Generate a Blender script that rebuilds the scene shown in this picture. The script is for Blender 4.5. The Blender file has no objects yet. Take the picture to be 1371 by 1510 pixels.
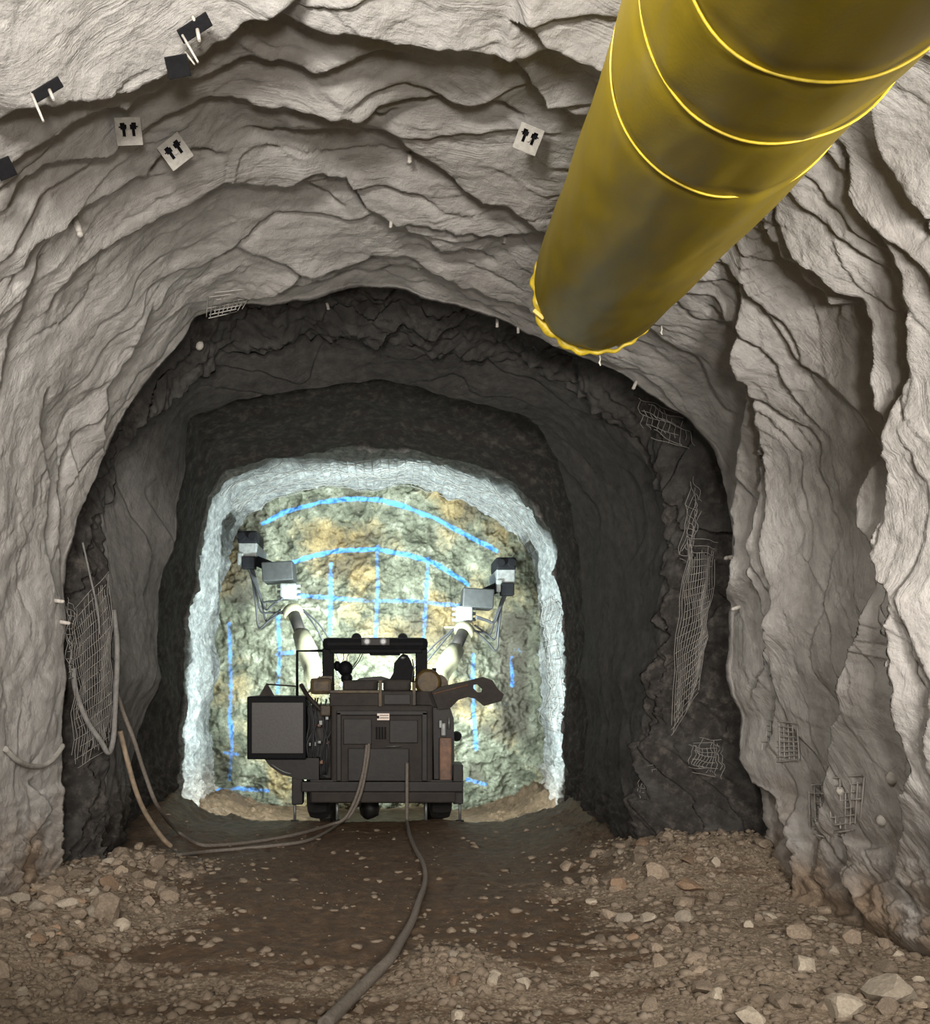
import bpy, bmesh, math, random
import numpy as np
from mathutils import Vector, Matrix

scene = bpy.context.scene
COL = scene.collection
random.seed(7)
RNG = np.random.default_rng(11)

# ------------------------------------------------------------------ camera
F, CX, CY, ZC = 1400.0, 575.0, 1000.0, 1.93      # focal length in pixels, tunnel vanishing point, eye height
cam_d = bpy.data.cameras.new('camera'); cam = bpy.data.objects.new('camera', cam_d); COL.objects.link(cam)
cam.location = (0, 0, ZC); cam.rotation_euler = (math.pi / 2, 0, 0)
cam_d.sensor_fit = 'HORIZONTAL'; cam_d.sensor_width = 36.0
cam_d.lens = F / 1371.0 * 36.0
cam_d.shift_x = (685.5 - CX) / 1371.0
cam_d.shift_y = (CY - 755.0) / 1371.0
cam_d.clip_start = 0.05; cam_d.clip_end = 200
scene.camera = cam

# ------------------------------------------------------------------ world, lamps, exposure
w = bpy.data.worlds.new('world'); scene.world = w; w.use_nodes = True
w.node_tree.nodes['Background'].inputs[0].default_value = (0.55, 0.6, 0.7, 1)
w.node_tree.nodes['Background'].inputs[1].default_value = 0.006
scene.view_settings.view_transform = 'Standard'; scene.view_settings.look = 'None'
scene.view_settings.gamma = 1.0; scene.view_settings.use_curve_mapping = False
scene.view_settings.exposure = 0.0

def area(name, loc, target, sx, sy, power, color, spread=180):
    d = bpy.data.lights.new(name, 'AREA'); d.shape = 'RECTANGLE'; d.size = sx; d.size_y = sy
    d.energy = power; d.color = color; d.spread = math.radians(spread)
    o = bpy.data.objects.new(name, d); COL.objects.link(o); o.location = loc
    o.rotation_euler = (Vector(target) - Vector(loc)).to_track_quat('-Z', 'Y').to_euler()
    return o
# unseen lamps added around the camera to light the near lining and duct
area('added_tunnel_light', (-0.9, 1.2, 4.45), (0.2, 7, 4.8), 1.0, 0.5, 155, (1.0, 0.95, 0.885), 130)
area('added_tunnel_light', (2.5, 1.5, 2.9), (1.9, 8, 2.7), 0.7, 0.7, 100, (1.0, 0.945, 0.88), 100)
area('added_tunnel_light', (-2.2, 3.2, 2.8), (-1.6, 9, 2.5), 0.6, 0.6, 46, (1.0, 0.945, 0.88), 90)
area('added_tunnel_light', (0.4, -3.0, 1.7), (0.8, 3.5, 3.2), 0.8, 0.8, 150, (1.0, 0.945, 0.88), 120)
def spot(name, loc, target, power, color, size, blend=0.3, radius=0.08):
    d = bpy.data.lights.new(name, 'SPOT'); d.energy = power; d.color = color; d.spot_size = math.radians(size); d.spot_blend = blend
    d.shadow_soft_size = radius
    o = bpy.data.objects.new(name, d); COL.objects.link(o); o.location = loc
    o.rotation_euler = (Vector(target) - Vector(loc)).to_track_quat('-Z', 'Y').to_euler()
    return o
# headlamps of the drill rig, shining at the rock face
LAMP_COL = (0.80, 0.96, 0.98)
for lx, lz, ax, pw in ((-0.48, 2.50, -0.24, 1300), (0.18, 2.50, 0.24, 1300), (-1.25, 1.1, -0.18, 480), (0.95, 1.1, 0.18, 480)):
    spot('rig_headlamp', (lx, 13.62, lz), (lx + ax, 14.62, lz + (0.05 if lz > 2 else -0.22)), pw, LAMP_COL, 152)
spot('rig_headlamp', (-0.15, 15.82, 1.45), (-0.15, 17.0, 1.75), 560, LAMP_COL, 150)

def P(px, py, Y):
    return Vector(((px - CX) * Y / F, Y, ZC + (CY - py) * Y / F))

# ------------------------------------------------------------------ noise
_perm = RNG.permutation(4096)
def _h(ix, iy, seed):
    return _perm[(_perm[(_perm[(ix + seed * 131) & 4095] + iy) & 4095] + seed * 17) & 4095]
def perlin(x, y, seed=0):
    x = np.asarray(x, float); y = np.asarray(y, float)
    ix = np.floor(x).astype(np.int64); iy = np.floor(y).astype(np.int64)
    fx = x - ix; fy = y - iy
    u = fx * fx * fx * (fx * (fx * 6 - 15) + 10); v = fy * fy * fy * (fy * (fy * 6 - 15) + 10)
    def g(a, b, dx, dy):
        an = _h(a, b, seed) * (2 * math.pi / 4096)
        return np.cos(an) * dx + np.sin(an) * dy
    n00 = g(ix, iy, fx, fy); n10 = g(ix + 1, iy, fx - 1, fy)
    n01 = g(ix, iy + 1, fx, fy - 1); n11 = g(ix + 1, iy + 1, fx - 1, fy - 1)
    return 1.4 * ((n00 * (1 - u) + n10 * u) * (1 - v) + (n01 * (1 - u) + n11 * u) * v)
def fbm(x, y, octs=4, seed=0, gain=0.5):
    a = 1.0; t = 0.0; f = 1.0
    for o in range(octs):
        t = t + a * perlin(x * f, y * f, seed + o); a *= gain; f *= 2.03
    return t
def sstep(a, b, x):
    t = np.clip((x - a) / (b - a), 0, 1); return t * t * (3 - 2 * t)

# ------------------------------------------------------------------ materials
MATS = {}
def nodes(name):
    m = bpy.data.materials.new(name); m.use_nodes = True
    nt = m.node_tree; return m, nt, nt.nodes, nt.links, nt.nodes['Principled BSDF']
def noise_node(N, L, scale, detail=5, rough=0.6, coord=None, stretch=None):
    t = N.new('ShaderNodeTexNoise'); t.inputs['Scale'].default_value = scale
    t.inputs['Detail'].default_value = detail; t.inputs['Roughness'].default_value = rough
    if coord is not None:
        if stretch:
            mp = N.new('ShaderNodeMapping'); mp.inputs['Scale'].default_value = stretch
            L.new(coord, mp.inputs['Vector']); coord = mp.outputs['Vector']
        L.new(coord, t.inputs['Vector'])
    return t.outputs['Fac']
def ramp(N, L, fac, stops):
    r = N.new('ShaderNodeValToRGB'); e = r.color_ramp.elements
    while len(e) < len(stops): e.new(0.5)
    for el, (p, c) in zip(e, stops):
        el.position = p; el.color = (*c, 1)
    L.new(fac, r.inputs['Fac']); return r.outputs['Color']
def mixc(N, L, fac, a, b, mode='MIX'):
    m = N.new('ShaderNodeMix'); m.data_type = 'RGBA'; m.blend_type = mode
    for sock, v in ((m.inputs[0], fac), (m.inputs[6], a), (m.inputs[7], b)):
        if isinstance(v, (int, float)): sock.default_value = v
        elif isinstance(v, tuple): sock.default_value = (*v, 1)
        else: L.new(v, sock)
    return m.outputs[2]
def bump(N, L, height, strength, dist, b):
    n = N.new('ShaderNodeBump'); n.inputs['Strength'].default_value = strength
    n.inputs['Distance'].default_value = dist
    L.new(height, n.inputs['Height']); L.new(n.outputs['Normal'], b.inputs['Normal'])
def attr(N, name):
    a = N.new('ShaderNodeAttribute'); a.attribute_name = name; return a.outputs['Fac']
def addm(N, L, a, b, op='ADD'):
    m = N.new('ShaderNodeMath'); m.operation = op
    for s, v in ((m.inputs[0], a), (m.inputs[1], b)):
        if isinstance(v, (int, float)): s.default_value = v
        else: L.new(v, s)
    return m.outputs[0]

def simple(name, color, rough=0.6, metal=0.0, var=0.35, scale=14.0, bmp=0.25, dirt=None, emit=None):
    if name in MATS: return MATS[name]
    m, nt, N, L, b = nodes(name)
    tc = N.new('ShaderNodeTexCoord').outputs['Object']
    n = noise_node(N, L, scale, 6, 0.65, tc)
    dk = tuple(c * (1 - var) for c in color); lt = tuple(min(1, c * (1 + var)) for c in color)
    c = ramp(N, L, n, [(0.3, dk), (0.7, lt)])
    if dirt:
        n2 = noise_node(N, L, scale * 0.35, 6, 0.7, tc)
        c = mixc(N, L, ramp(N, L, n2, [(0.42, (0, 0, 0)), (0.62, (1, 1, 1))]), c, dirt)
    L.new(c, b.inputs['Base Color'])
    b.inputs['Roughness'].default_value = rough; b.inputs['Metallic'].default_value = metal
    if max(color) < 0.01: b.inputs['Specular IOR Level'].default_value = 0.12
    if bmp: bump(N, L, n, bmp, 0.01, b)
    if emit:
        b.inputs['Emission Color'].default_value = (*emit[0], 1); b.inputs['Emission Strength'].default_value = emit[1]
    MATS[name] = m; return m

def shotcrete_mat():
    m, nt, N, L, b = nodes('shotcrete')
    tc = N.new('ShaderNodeTexCoord').outputs['Object']
    n1 = noise_node(N, L, 0.9, 4, 0.55, tc)
    n2 = noise_node(N, L, 9, 6, 0.7, tc)
    n3 = noise_node(N, L, 38, 5, 0.7, tc)
    base = ramp(N, L, n1, [(0.3, (0.315, 0.292, 0.27)), (0.5, (0.385, 0.367, 0.345)), (0.7, (0.43, 0.418, 0.40))])
    base = mixc(N, L, 0.35, base, ramp(N, L, n2, [(0.3, (0.235, 0.222, 0.21)), (0.7, (0.545, 0.525, 0.495))]))
    rock_shade = ramp(N, L, n2, [(0.3, (0.012, 0.010, 0.009)), (0.5, (0.028, 0.024, 0.021)), (0.72, (0.10, 0.088, 0.076))])  # raw rock, taken near black to stand in for unlit depth
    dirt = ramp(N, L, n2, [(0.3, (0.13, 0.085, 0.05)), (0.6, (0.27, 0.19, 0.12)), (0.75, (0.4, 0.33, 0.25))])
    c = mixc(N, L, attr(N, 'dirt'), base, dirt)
    c = mixc(N, L, attr(N, 'inner_shade'), c, ramp(N, L, n2, [(0.3, (0.024, 0.0225, 0.0205)), (0.7, (0.064, 0.06, 0.055))]))
    c = mixc(N, L, attr(N, 'rock'), c, rock_shade)
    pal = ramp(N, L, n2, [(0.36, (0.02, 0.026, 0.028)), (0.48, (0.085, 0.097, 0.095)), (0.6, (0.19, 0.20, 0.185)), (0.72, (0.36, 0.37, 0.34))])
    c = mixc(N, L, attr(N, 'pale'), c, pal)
    L.new(c, b.inputs['Base Color']); b.inputs['Roughness'].default_value = 0.88
    fa = N.new('ShaderNodeAttribute'); fa.attribute_name = 'flow'
    n4 = noise_node(N, L, 1.0, 6, 0.62, fa.outputs['Vector'])
    rdg = addm(N, L, addm(N, L, n4, 0.5, 'SUBTRACT'), 0.0, 'ABSOLUTE')     # creases where the noise crosses its mean
    rdg = addm(N, L, addm(N, L, rdg, 14.0, 'MULTIPLY'), 1.0, 'MINIMUM')
    n5 = noise_node(N, L, 2.1, 3, 0.5, tc)
    wrk = ramp(N, L, n5, [(0.42, (0.12, 0.12, 0.12)), (0.6, (1, 1, 1))])
    h = addm(N, L, addm(N, L, n2, 0.55, 'MULTIPLY'), addm(N, L, n3, 0.7, 'MULTIPLY'))
    h = addm(N, L, h, addm(N, L, addm(N, L, rdg, wrk, 'MULTIPLY'), 0.30, 'MULTIPLY'))
    bump(N, L, h, 0.5, 0.035, b)
    return m
def face_mat():
    m, nt, N, L, b = nodes('blasted_rock_face')
    tc = N.new('ShaderNodeTexCoord').outputs['Object']
    n1 = noise_node(N, L, 0.8, 5, 0.6, tc); n2 = noise_node(N, L, 3.2, 8, 0.68, tc); n3 = noise_node(N, L, 26, 5, 0.7, tc)
    c = ramp(N, L, n2, [(0.30, (0.03, 0.03, 0.018)), (0.45, (0.12, 0.122, 0.078)), (0.58, (0.24, 0.245, 0.175)), (0.74, (0.60, 0.60, 0.48))])
    och = ramp(N, L, n2, [(0.3, (0.1, 0.06, 0.02)), (0.6, (0.33, 0.23, 0.09)), (0.8, (0.55, 0.45, 0.25))])
    c = mixc(N, L, ramp(N, L, n1, [(0.5, (0, 0, 0)), (0.62, (0.85, 0.85, 0.85))]), c, och)
    c = mixc(N, L, 0.55, c, ramp(N, L, n3, [(0.3, (0.25, 0.25, 0.22)), (0.7, (1, 1, 1))]), 'MULTIPLY')
    c = mixc(N, L, attr(N, 'wet'), c, (0.045, 0.035, 0.022))
    pa = attr(N, 'paint')
    pf = addm(N, L, pa, addm(N, L, addm(N, L, n2, 0.5, 'SUBTRACT'), 2.2, 'MULTIPLY'))
    pf = ramp(N, L, pf, [(0.35, (0, 0, 0)), (0.95, (0.85, 0.85, 0.85))])
    c = mixc(N, L, pf, c, (0.07, 0.30, 0.85))
    L.new(c, b.inputs['Base Color']); b.inputs['Roughness'].default_value = 0.65
    bump(N, L, addm(N, L, n2, addm(N, L, n3, 0.35, 'MULTIPLY')), 0.9, 0.07, b)
    return m
def floor_mat():
    m, nt, N, L, b = nodes('muddy_floor')
    tc = N.new('ShaderNodeTexCoord').outputs['Object']
    n2 = noise_node(N, L, 8, 7, 0.7, tc); n3 = noise_node(N, L, 34, 5, 0.7, tc); n1 = noise_node(N, L, 1.6, 6, 0.7, tc, (0.45, 2.2, 1))
    mud = ramp(N, L, n2, [(0.3, (0.05, 0.028, 0.013)), (0.55, (0.125, 0.076, 0.042)), (0.75, (0.24, 0.16, 0.095))])
    grv = ramp(N, L, n3, [(0.3, (0.13, 0.094, 0.062)), (0.55, (0.30, 0.235, 0.165)), (0.72, (0.52, 0.44, 0.335))])
    g = addm(N, L, attr(N, 'gravel'), addm(N, L, addm(N, L, n1, 0.48, 'SUBTRACT'), 2.4, 'MULTIPLY'))
    g = addm(N, L, g, addm(N, L, addm(N, L, n3, 0.5, 'SUBTRACT'), 1.0, 'MULTIPLY'))
    c = mixc(N, L, ramp(N, L, g, [(0.3, (0, 0, 0)), (0.7, (1, 1, 1))]), mud, grv)
    L.new(c, b.inputs['Base Color'])
    L.new(ramp(N, L, g, [(0.3, (0.5, 0.5, 0.5)), (0.7, (0.95, 0.95, 0.95))]), b.inputs['Roughness'])
    bump(N, L, addm(N, L, n2, addm(N, L, n3, 0.6, 'MULTIPLY')), 0.7, 0.05, b)
    return m
M_SHOT = shotcrete_mat(); M_FACE = face_mat(); M_FLOOR = floor_mat()

# ------------------------------------------------------------------ mesh helpers
def tag(o, label=None, cat=None, group=None, kind=None):
    if label: o['label'] = label
    if cat: o['category'] = cat
    if group: o['group'] = group
    if kind: o['kind'] = kind
    return o
def grid_mesh(name, V, mat, attrs=None, normals=None, flip=False):
    """V: rows x cols x 3 array -> mesh object of quads"""
    nr, nc = V.shape[:2]
    idx = np.arange(nr * nc).reshape(nr, nc)
    q = np.stack([idx[:-1, :-1], idx[:-1, 1:], idx[1:, 1:], idx[1:, :-1]], -1).reshape(-1, 4)
    if flip: q = q[:, ::-1]
    me = bpy.data.meshes.new(name)
    me.vertices.add(nr * nc); me.vertices.foreach_set('co', V.reshape(-1).astype(np.float32))
    me.loops.add(q.size); me.loops.foreach_set('vertex_index', q.reshape(-1).astype(np.int32))
    me.polygons.add(len(q)); me.polygons.foreach_set('loop_start', np.arange(0, q.size, 4, dtype=np.int32))
    me.polygons.foreach_set('loop_total', np.full(len(q), 4, dtype=np.int32))
    me.update(calc_edges=True)
    me.polygons.foreach_set('use_smooth', np.ones(len(q), bool))
    for k, a in (attrs or {}).items():
        at = me.attributes.new(k, 'FLOAT', 'POINT'); at.data.foreach_set('value', a.reshape(-1).astype(np.float32))
    if normals is not None:
        me.normals_split_custom_set_from_vertices(normals.reshape(-1, 3).tolist())
    me.materials.append(mat)
    o = bpy.data.objects.new(name, me); COL.objects.link(o); return o

class MB:
    """collects simple shapes into one mesh"""
    def __init__(s): s.v = []; s.f = []; s.smooth = []
    def add(s, vs, fs, sm=False):
        b = len(s.v); s.v += [tuple(v) for v in vs]; s.f += [[b + i for i in f] for f in fs]; s.smooth += [sm] * len(fs)
        return s
    def box(s, c, h, rot=None, bev=0.0):
        c = Vector(c); R = rot or Matrix.Identity(3); hx, hy, hz = h
        if bev <= 0:
            vs = [c + R @ Vector((x * hx, y * hy, z * hz)) for x in (-1, 1) for y in (-1, 1) for z in (-1, 1)]
            return s.add(vs, [(0, 1, 3, 2), (4, 6, 7, 5), (0, 4, 5, 1), (2, 3, 7, 6), (0, 2, 6, 4), (1, 5, 7, 3)])
        bm = bmesh.new(); bmesh.ops.create_cube(bm, size=2.0)
        for v in bm.verts: v.co = Vector((v.co.x * hx, v.co.y * hy, v.co.z * hz))
        bmesh.ops.bevel(bm, geom=bm.edges[:], offset=min(bev, hx * .9, hy * .9, hz * .9), segments=2, affect='EDGES', profile=0.6)
        bm.verts.index_update()
        s.add([c + R @ v.co for v in bm.verts], [[v.index for v in f.verts] for f in bm.faces]); bm.free(); return s
    def rect(s, x0, x1, y0, y1, Y0, Y1, bev=0.0):
        """pixel rectangle measured at depth Y0, extruded to depth Y1"""
        a = P(x0, y1, Y0); b = P(x1, y0, Y0)
        return s.box(((a.x + b.x) / 2, (Y0 + Y1) / 2, (a.z + b.z) / 2), (abs(b.x - a.x) / 2, abs(Y1 - Y0) / 2, abs(b.z - a.z) / 2), None, bev)
    def tube(s, pts, r, n=8, cap=True, sm=True):
        pts = [Vector(p) for p in pts]; m = len(pts)
        rs = r if isinstance(r, (list, tuple)) else [r] * m
        vs = []; fs = []; up = None
        for i in range(m):
            t = (pts[min(i + 1, m - 1)] - pts[max(i - 1, 0)])
            t = t.normalized() if t.length > 1e-9 else Vector((0, 1, 0))
            if up is None:
                up = Vector((0, 0, 1)) if abs(t.z) < .9 else Vector((1, 0, 0))
            a = t.cross(up)
            if a.length < 1e-6: a = t.cross(Vector((0.3, 1, 0.2)))
            a.normalize(); bb = a.cross(t).normalized(); up = bb
            for k in range(n):
                an = 2 * math.pi * k / n
                vs.append(pts[i] + (a * math.cos(an) + bb * math.sin(an)) * rs[i])
        for i in range(m - 1):
            for k in range(n):
                k2 = (k + 1) % n
                fs.append((i * n + k, i * n + k2, (i + 1) * n + k2, (i + 1) * n + k))
        b = len(s.v)
        s.add(vs, fs, sm)
        if cap and n > 2:
            s.f.append([b + k for k in range(n)][::-1]); s.f.append([b + (m - 1) * n + k for k in range(n)]); s.smooth += [False, False]
        return s
    def cyl(s, a, b, r, n=16, r2=None):
        return s.tube([a, b], [r, r if r2 is None else r2], n)
    def prism(s, poly, Y0, Y1):
        """pixel polygon at depth Y0 extruded to Y1"""
        A = [P(x, y, Y0) for x, y in poly]; n = len(A)
        Bk = [Vector((a.x, Y1, a.z)) for a in A]
        return s.add(A + Bk, [list(range(n)), list(range(2 * n - 1, n - 1, -1))] + [(i, i + n, (i + 1) % n + n, (i + 1) % n) for i in range(n)])
    def blob(s, c, rad, seed=0, n=2, rough=0.15, rot=None):
        bm = bmesh.new(); bmesh.ops.create_icosphere(bm, subdivisions=n, radius=1.0)
        r = random.Random(seed); ph = [r.uniform(0, 6) for _ in range(6)]
        for v in bm.verts:
            k = 1 + rough * (math.sin(3 * v.co.x + ph[0]) * math.cos(2.5 * v.co.y + ph[1]) + .6 * math.sin(5 * v.co.z + ph[2]) * math.cos(4 * v.co.x + ph[3]))
            q = Vector((v.co.x * k * rad[0], v.co.y * k * rad[1], v.co.z * k * rad[2]))
            v.co = (rot @ q) if rot else q
        bm.verts.index_update(); c = Vector(c)
        s.add([c + v.co for v in bm.verts], [[v.index for v in f.verts] for f in bm.faces], True); bm.free(); return s
    def build(s, name, mat, parent=None):
        me = bpy.data.meshes.new(name); me.from_pydata(s.v, [], s.f); me.update()
        me.polygons.foreach_set('use_smooth', s.smooth)
        me.materials.append(mat)
        o = bpy.data.objects.new(name, me); COL.objects.link(o)
        if parent is not None:
            o.parent = parent; o.matrix_parent_inverse = Matrix.Translation(-parent.location)
        return o
def empty(name, loc, label, cat, group=None):
    o = bpy.data.objects.new(name, None); COL.objects.link(o); o.location = loc; o.empty_display_size = 0.1
    return tag(o, label, cat, group)
def spline(pts, n=8):
    """Catmull-Rom through points"""
    p = [Vector(q) for q in pts]; p = [p[0] * 2 - p[1]] + p + [p[-1] * 2 - p[-2]]
    out = []
    for i in range(1, len(p) - 2):
        for k in range(n):
            t = k / n
            out.append(0.5 * ((2 * p[i]) + (p[i + 1] - p[i - 1]) * t + (2 * p[i - 1] - 5 * p[i] + 4 * p[i + 1] - p[i + 2]) * t * t
                              + (3 * p[i] - p[i - 1] - 3 * p[i + 1] + p[i + 2]) * t ** 3))
    out.append(p[-2]); return out

# ------------------------------------------------------------------ tunnel lining (wall_left, ceiling, wall_right)
TH = np.linspace(-2.42, 2.42, 1120)              # angle round the tunnel axis, 0 = crown
def ring(pts, smooth=0):
    pts = [(p[0], p[1], p[2]) for p in pts]
    th = np.array([math.atan2(p[0] - CX, CY - p[1]) for p in pts])
    lr = np.log(np.array([math.hypot(p[0] - CX, p[1] - CY) for p in pts]))
    Y = np.array([p[2] for p in pts]); o = np.argsort(th)
    l = np.interp(TH, th[o], lr[o]); yy = np.interp(TH, th[o], Y[o])
    if smooth:
        k = np.exp(-0.5 * (np.arange(-3 * smooth, 3 * smooth + 1) / smooth) ** 2); k /= k.sum()
        l = np.convolve(np.pad(l, 3 * smooth, 'edge'), k, 'valid'); yy = np.convolve(np.pad(yy, 3 * smooth, 'edge'), k, 'valid')
    return np.exp(l) * yy / F, yy
def at(pts, Y): return [(x, y, Y) for x, y in pts]
A_px = [(70, 1560), (78, 1400), (86, 1290), (93, 1200), (96, 1100), (95, 1000), (93, 900), (95, 863), (103, 810), (112, 777), (122, 738), (136, 705), (159, 652),
        (185, 605), (212, 562), (245, 532), (275, 497), (292, 470), (345, 455), (400, 450), (460, 446), (495, 432), (530, 424), (578, 426),
        (631, 444), (687, 461), (731, 474), (782, 492), (850, 520), (905, 545), (960, 580), (1010, 615), (1048, 655), (1068, 700), (1074, 760),
        (1079, 823), (1075, 909), (1072, 980), (1078, 1024), (1092, 1054), (1090, 1098), (1108, 1128), (1120, 1158), (1126, 1200), (1132, 1300), (1140, 1560)]
rA, yA = ring(at(A_px, 8.6), 2)
rN, _ = ring(at(A_px, 8.6), 45); rN = rN + 0.06
B0_px = [(135, 1560, 9.3), (140, 1300, 9.3), (147, 1200, 9.3), (162, 1100, 9.3), (172, 1000, 9.3), (165, 880, 9.3), (150, 760, 9.35), (157, 700, 9.4), (190, 640, 9.5),
         (240, 600, 9.7), (275, 560, 9.8), (329, 516, 9.9), (425, 507, 10), (460, 489, 10), (521, 494, 10), (556, 498, 10), (600, 511, 10), (644, 520, 10),
         (731, 531, 10), (819, 555, 9.9), (870, 585, 9.8), (920, 640, 9.8), (960, 690, 9.7), (985, 740, 9.6), (990, 800, 9.6), (975, 900, 9.6),
         (955, 1000, 9.6), (940, 1100, 9.6), (935, 1200, 9.6), (940, 1300, 9.6), (945, 1560, 9.6)]
rB0, yB0 = ring(B0_px, 3)
B_px = [(170, 1560, 10.6), (180, 1300, 10.6), (192, 1180, 10.6), (205, 1070, 10.6), (232, 1000, 10.6), (235, 880, 10.6), (262, 800, 10.6), (270, 700, 10.6), (278, 616, 10.6),
        (333, 594, 10.6), (394, 583, 10.6), (469, 570, 10.6), (534, 556, 10.6), (596, 566, 10.6), (644, 577, 10.6), (710, 592, 10.7), (775, 612, 10.9),
        (800, 642, 11.2), (822, 677, 11.4), (842, 740, 11.7), (852, 800, 12), (854, 900, 12), (858, 1000, 12), (862, 1100, 12), (856, 1180, 12), (862, 1300, 12), (880, 1560, 12)]
rB, yB = ring(B_px, 2)
C_px = at([(255, 1560), (262, 1300), (266, 1160), (266, 1110), (271, 1040), (273, 960), (284, 870), (294, 800), (309, 735), (334, 697), (400, 676), (470, 668), (545, 662),
           (620, 668), (690, 685), (750, 711), (790, 747), (812, 790), (825, 850), (829, 950), (834, 1060), (834, 1120), (832, 1180), (830, 1300), (830, 1560)], 13.0)
rC, yC = ring(C_px, 2)
F_px = at([(315, 1560), (322, 1170), (330, 1000), (338, 850), (348, 780), (385, 748), (450, 730), (545, 722), (640, 733), (720, 756), (768, 796), (786, 850),
           (792, 950), (796, 1050), (796, 1170), (800, 1560)], 17.6)
rF, yF = ring(F_px, 8)

# drip-edged folds of the sprayed concrete, traced as (amplitude, near width, far width, [(px, py)...])
LEDGES = [
 (.26, .16, .10, [(-60,165),(0,148),(44,134),(100,120),(144,119),(188,109),(235,90),(255,79),(302,60),(335,40),(379,8),(402,-10),(440,-50),(480,-90)]),
 (.17, .10, .06, [(-60,260),(0,235),(30,215),(67,195),(111,174),(151,161),(185,158),(208,141),(242,122),(289,117),(336,102),(356,92),(403,94),(460,97),(527,82),(594,79),(628,81)]),
 (.14, .09, .05, [(-40,330),(0,305),(44,268),(94,247),(134,238),(168,228),(188,208),(215,200),(248,181),(295,164),(335,156),(400,162),(460,155),(520,159),(560,165),(604,150)]),
 (.10, .07, .04, [(0,425),(27,396),(50,362),(97,335),(114,312),(161,285),(188,272),(218,258),(242,235),(290,222),(340,214)]),
 (.14, .08, .05, [(60,470),(100,425),(127,396),(151,376),(201,349),(235,329),(268,312),(289,299),(312,284),(335,272),(369,275),(413,277),(460,285),(520,300)]),
 (.24, .14, .08, [(345,22),(375,14),(400,16),(440,25),(460,32),(510,34),(544,40),(584,57),(628,64),(668,60),(702,70),(738,79),(762,72),(829,82),(880,82),(930,95),(990,110)]),
 (.16, .09, .05, [(760,-30),(785,0),(812,23),(846,40),(893,54),(950,70)]),
 (.14, .08, .05, [(728,70),(735,80),(762,107),(796,144),(812,164),(849,174),(890,190)]),
 (.10, .06, .03, [(420,158),(470,158),(520,160),(604,148),(648,151),(708,161),(748,164),(780,175)]),
 (.15, .09, .05, [(350,190),(400,196),(460,201),(520,205),(571,208),(601,225),(641,248),(675,275),(712,299),(752,307),(795,332),(850,360)]),
 (.12, .07, .04, [(400,262),(460,262),(510,268),(540,305),(584,319),(621,342),(661,366),(695,369),(740,380)]),
 (.10, .06, .03, [(560,300),(594,309),(648,325),(695,339),(738,352),(792,352),(830,362)]),
 (.10, .06, .04, [(300,390),(350,372),(400,378),(460,389),(520,387),(547,372),(594,372),(641,396),(700,410)]),
 (.12, .06, .04, [(330,440),(377,432),(434,415),(495,411),(547,408),(587,400),(631,406),(679,419),(731,437),(782,452),(840,480)]),
 (.10, .06, .05, [(225,440),(212,483),(195,516),(175,539),(159,572),(152,615),(140,660)]),
 (.07, .05, .04, [(70,560),(66,599),(63,632),(69,685),(74,718),(66,764),(63,830),(66,880)]),
 (.06, .04, .03, [(112,620),(103,652),(89,715),(84,764),(86,814),(80,870)]),
 (.09, .05, .05, [(70,370),(53,400),(36,456),(20,509),(18,539),(3,579),(-10,640)]),
 (.08, .04, .03, [(30,1150),(50,1170),(62,1200),(40,1240),(30,1290),(26,1330)]),
 (.10, .05, .04, [(80,1150),(88,1190),(78,1220),(84,1260),(75,1310)]),
 # right-hand wall
 (.22, .10, .10, [(1040,440),(1072,480),(1087,531),(1092,593),(1085,652),(1074,738),(1080,823),(1077,909)]),
 (.14, .07, .06, [(1085,440),(1103,500),(1113,549),(1120,600),(1125,652),(1127,720),(1120,799),(1121,892),(1123,961),(1126,1040)]),
 (.08, .05, .04, [(1127,549),(1137,600),(1147,720),(1149,806),(1154,892),(1147,961),(1140,1050),(1150,1120)]),
 (.20, .09, .10, [(1110,240),(1140,271),(1150,317),(1182,368),(1228,414),(1274,451),(1283,480),(1285,549),(1286,600),(1300,645),(1296,672),(1278,693),(1267,751),(1283,841),(1274,909),(1255,970),(1235,1030),(1219,1072),(1208,1158),(1204,1191),(1208,1247),(1215,1302),(1249,1358)]),
 (.16, .08, .07, [(1200,150),(1228,184),(1251,230),(1260,276),(1287,308),(1315,354),(1338,400),(1352,470),(1352,500),(1350,549),(1336,593),(1329,669),(1326,738),(1309,806),(1317,872),(1323,950),(1321,1061),(1327,1135),(1332,1180),(1319,1284),(1345,1321),(1371,1380)]),
 (.14, .07, .05, [(1265,130),(1278,156),(1292,207),(1315,239),(1347,262),(1371,290),(1400,330)]),
 (.14, .07, .06, [(1085,310),(1110,330),(1140,365),(1175,410),(1215,440),(1240,470)]),
 (.12, .05, .05, [(1060,380),(1080,420),(1098,470),(1105,520),(1118,560)]),
 (.12, .06, .05, [(1090,1090),(1108,1128),(1119,1158),(1141,1173),(1160,1210),(1175,1258),(1178,1321),(1189,1373),(1200,1420)]),
 (.09, .05, .04, [(1226,1043),(1249,1009),(1267,957),(1290,900),(1300,860)]),
 (.10, .05, .05, [(1355,820),(1362,900),(1350,980),(1358,1060),(1366,1140),(1360,1220)]),
 (.10, .05, .04, [(1150,1180),(1156,1230),(1140,1290),(1150,1350),(1145,1400)]),
 (.12, .06, .05, [(1250,1230),(1244,1290),(1262,1330),(1290,1380)]),
]
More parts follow.
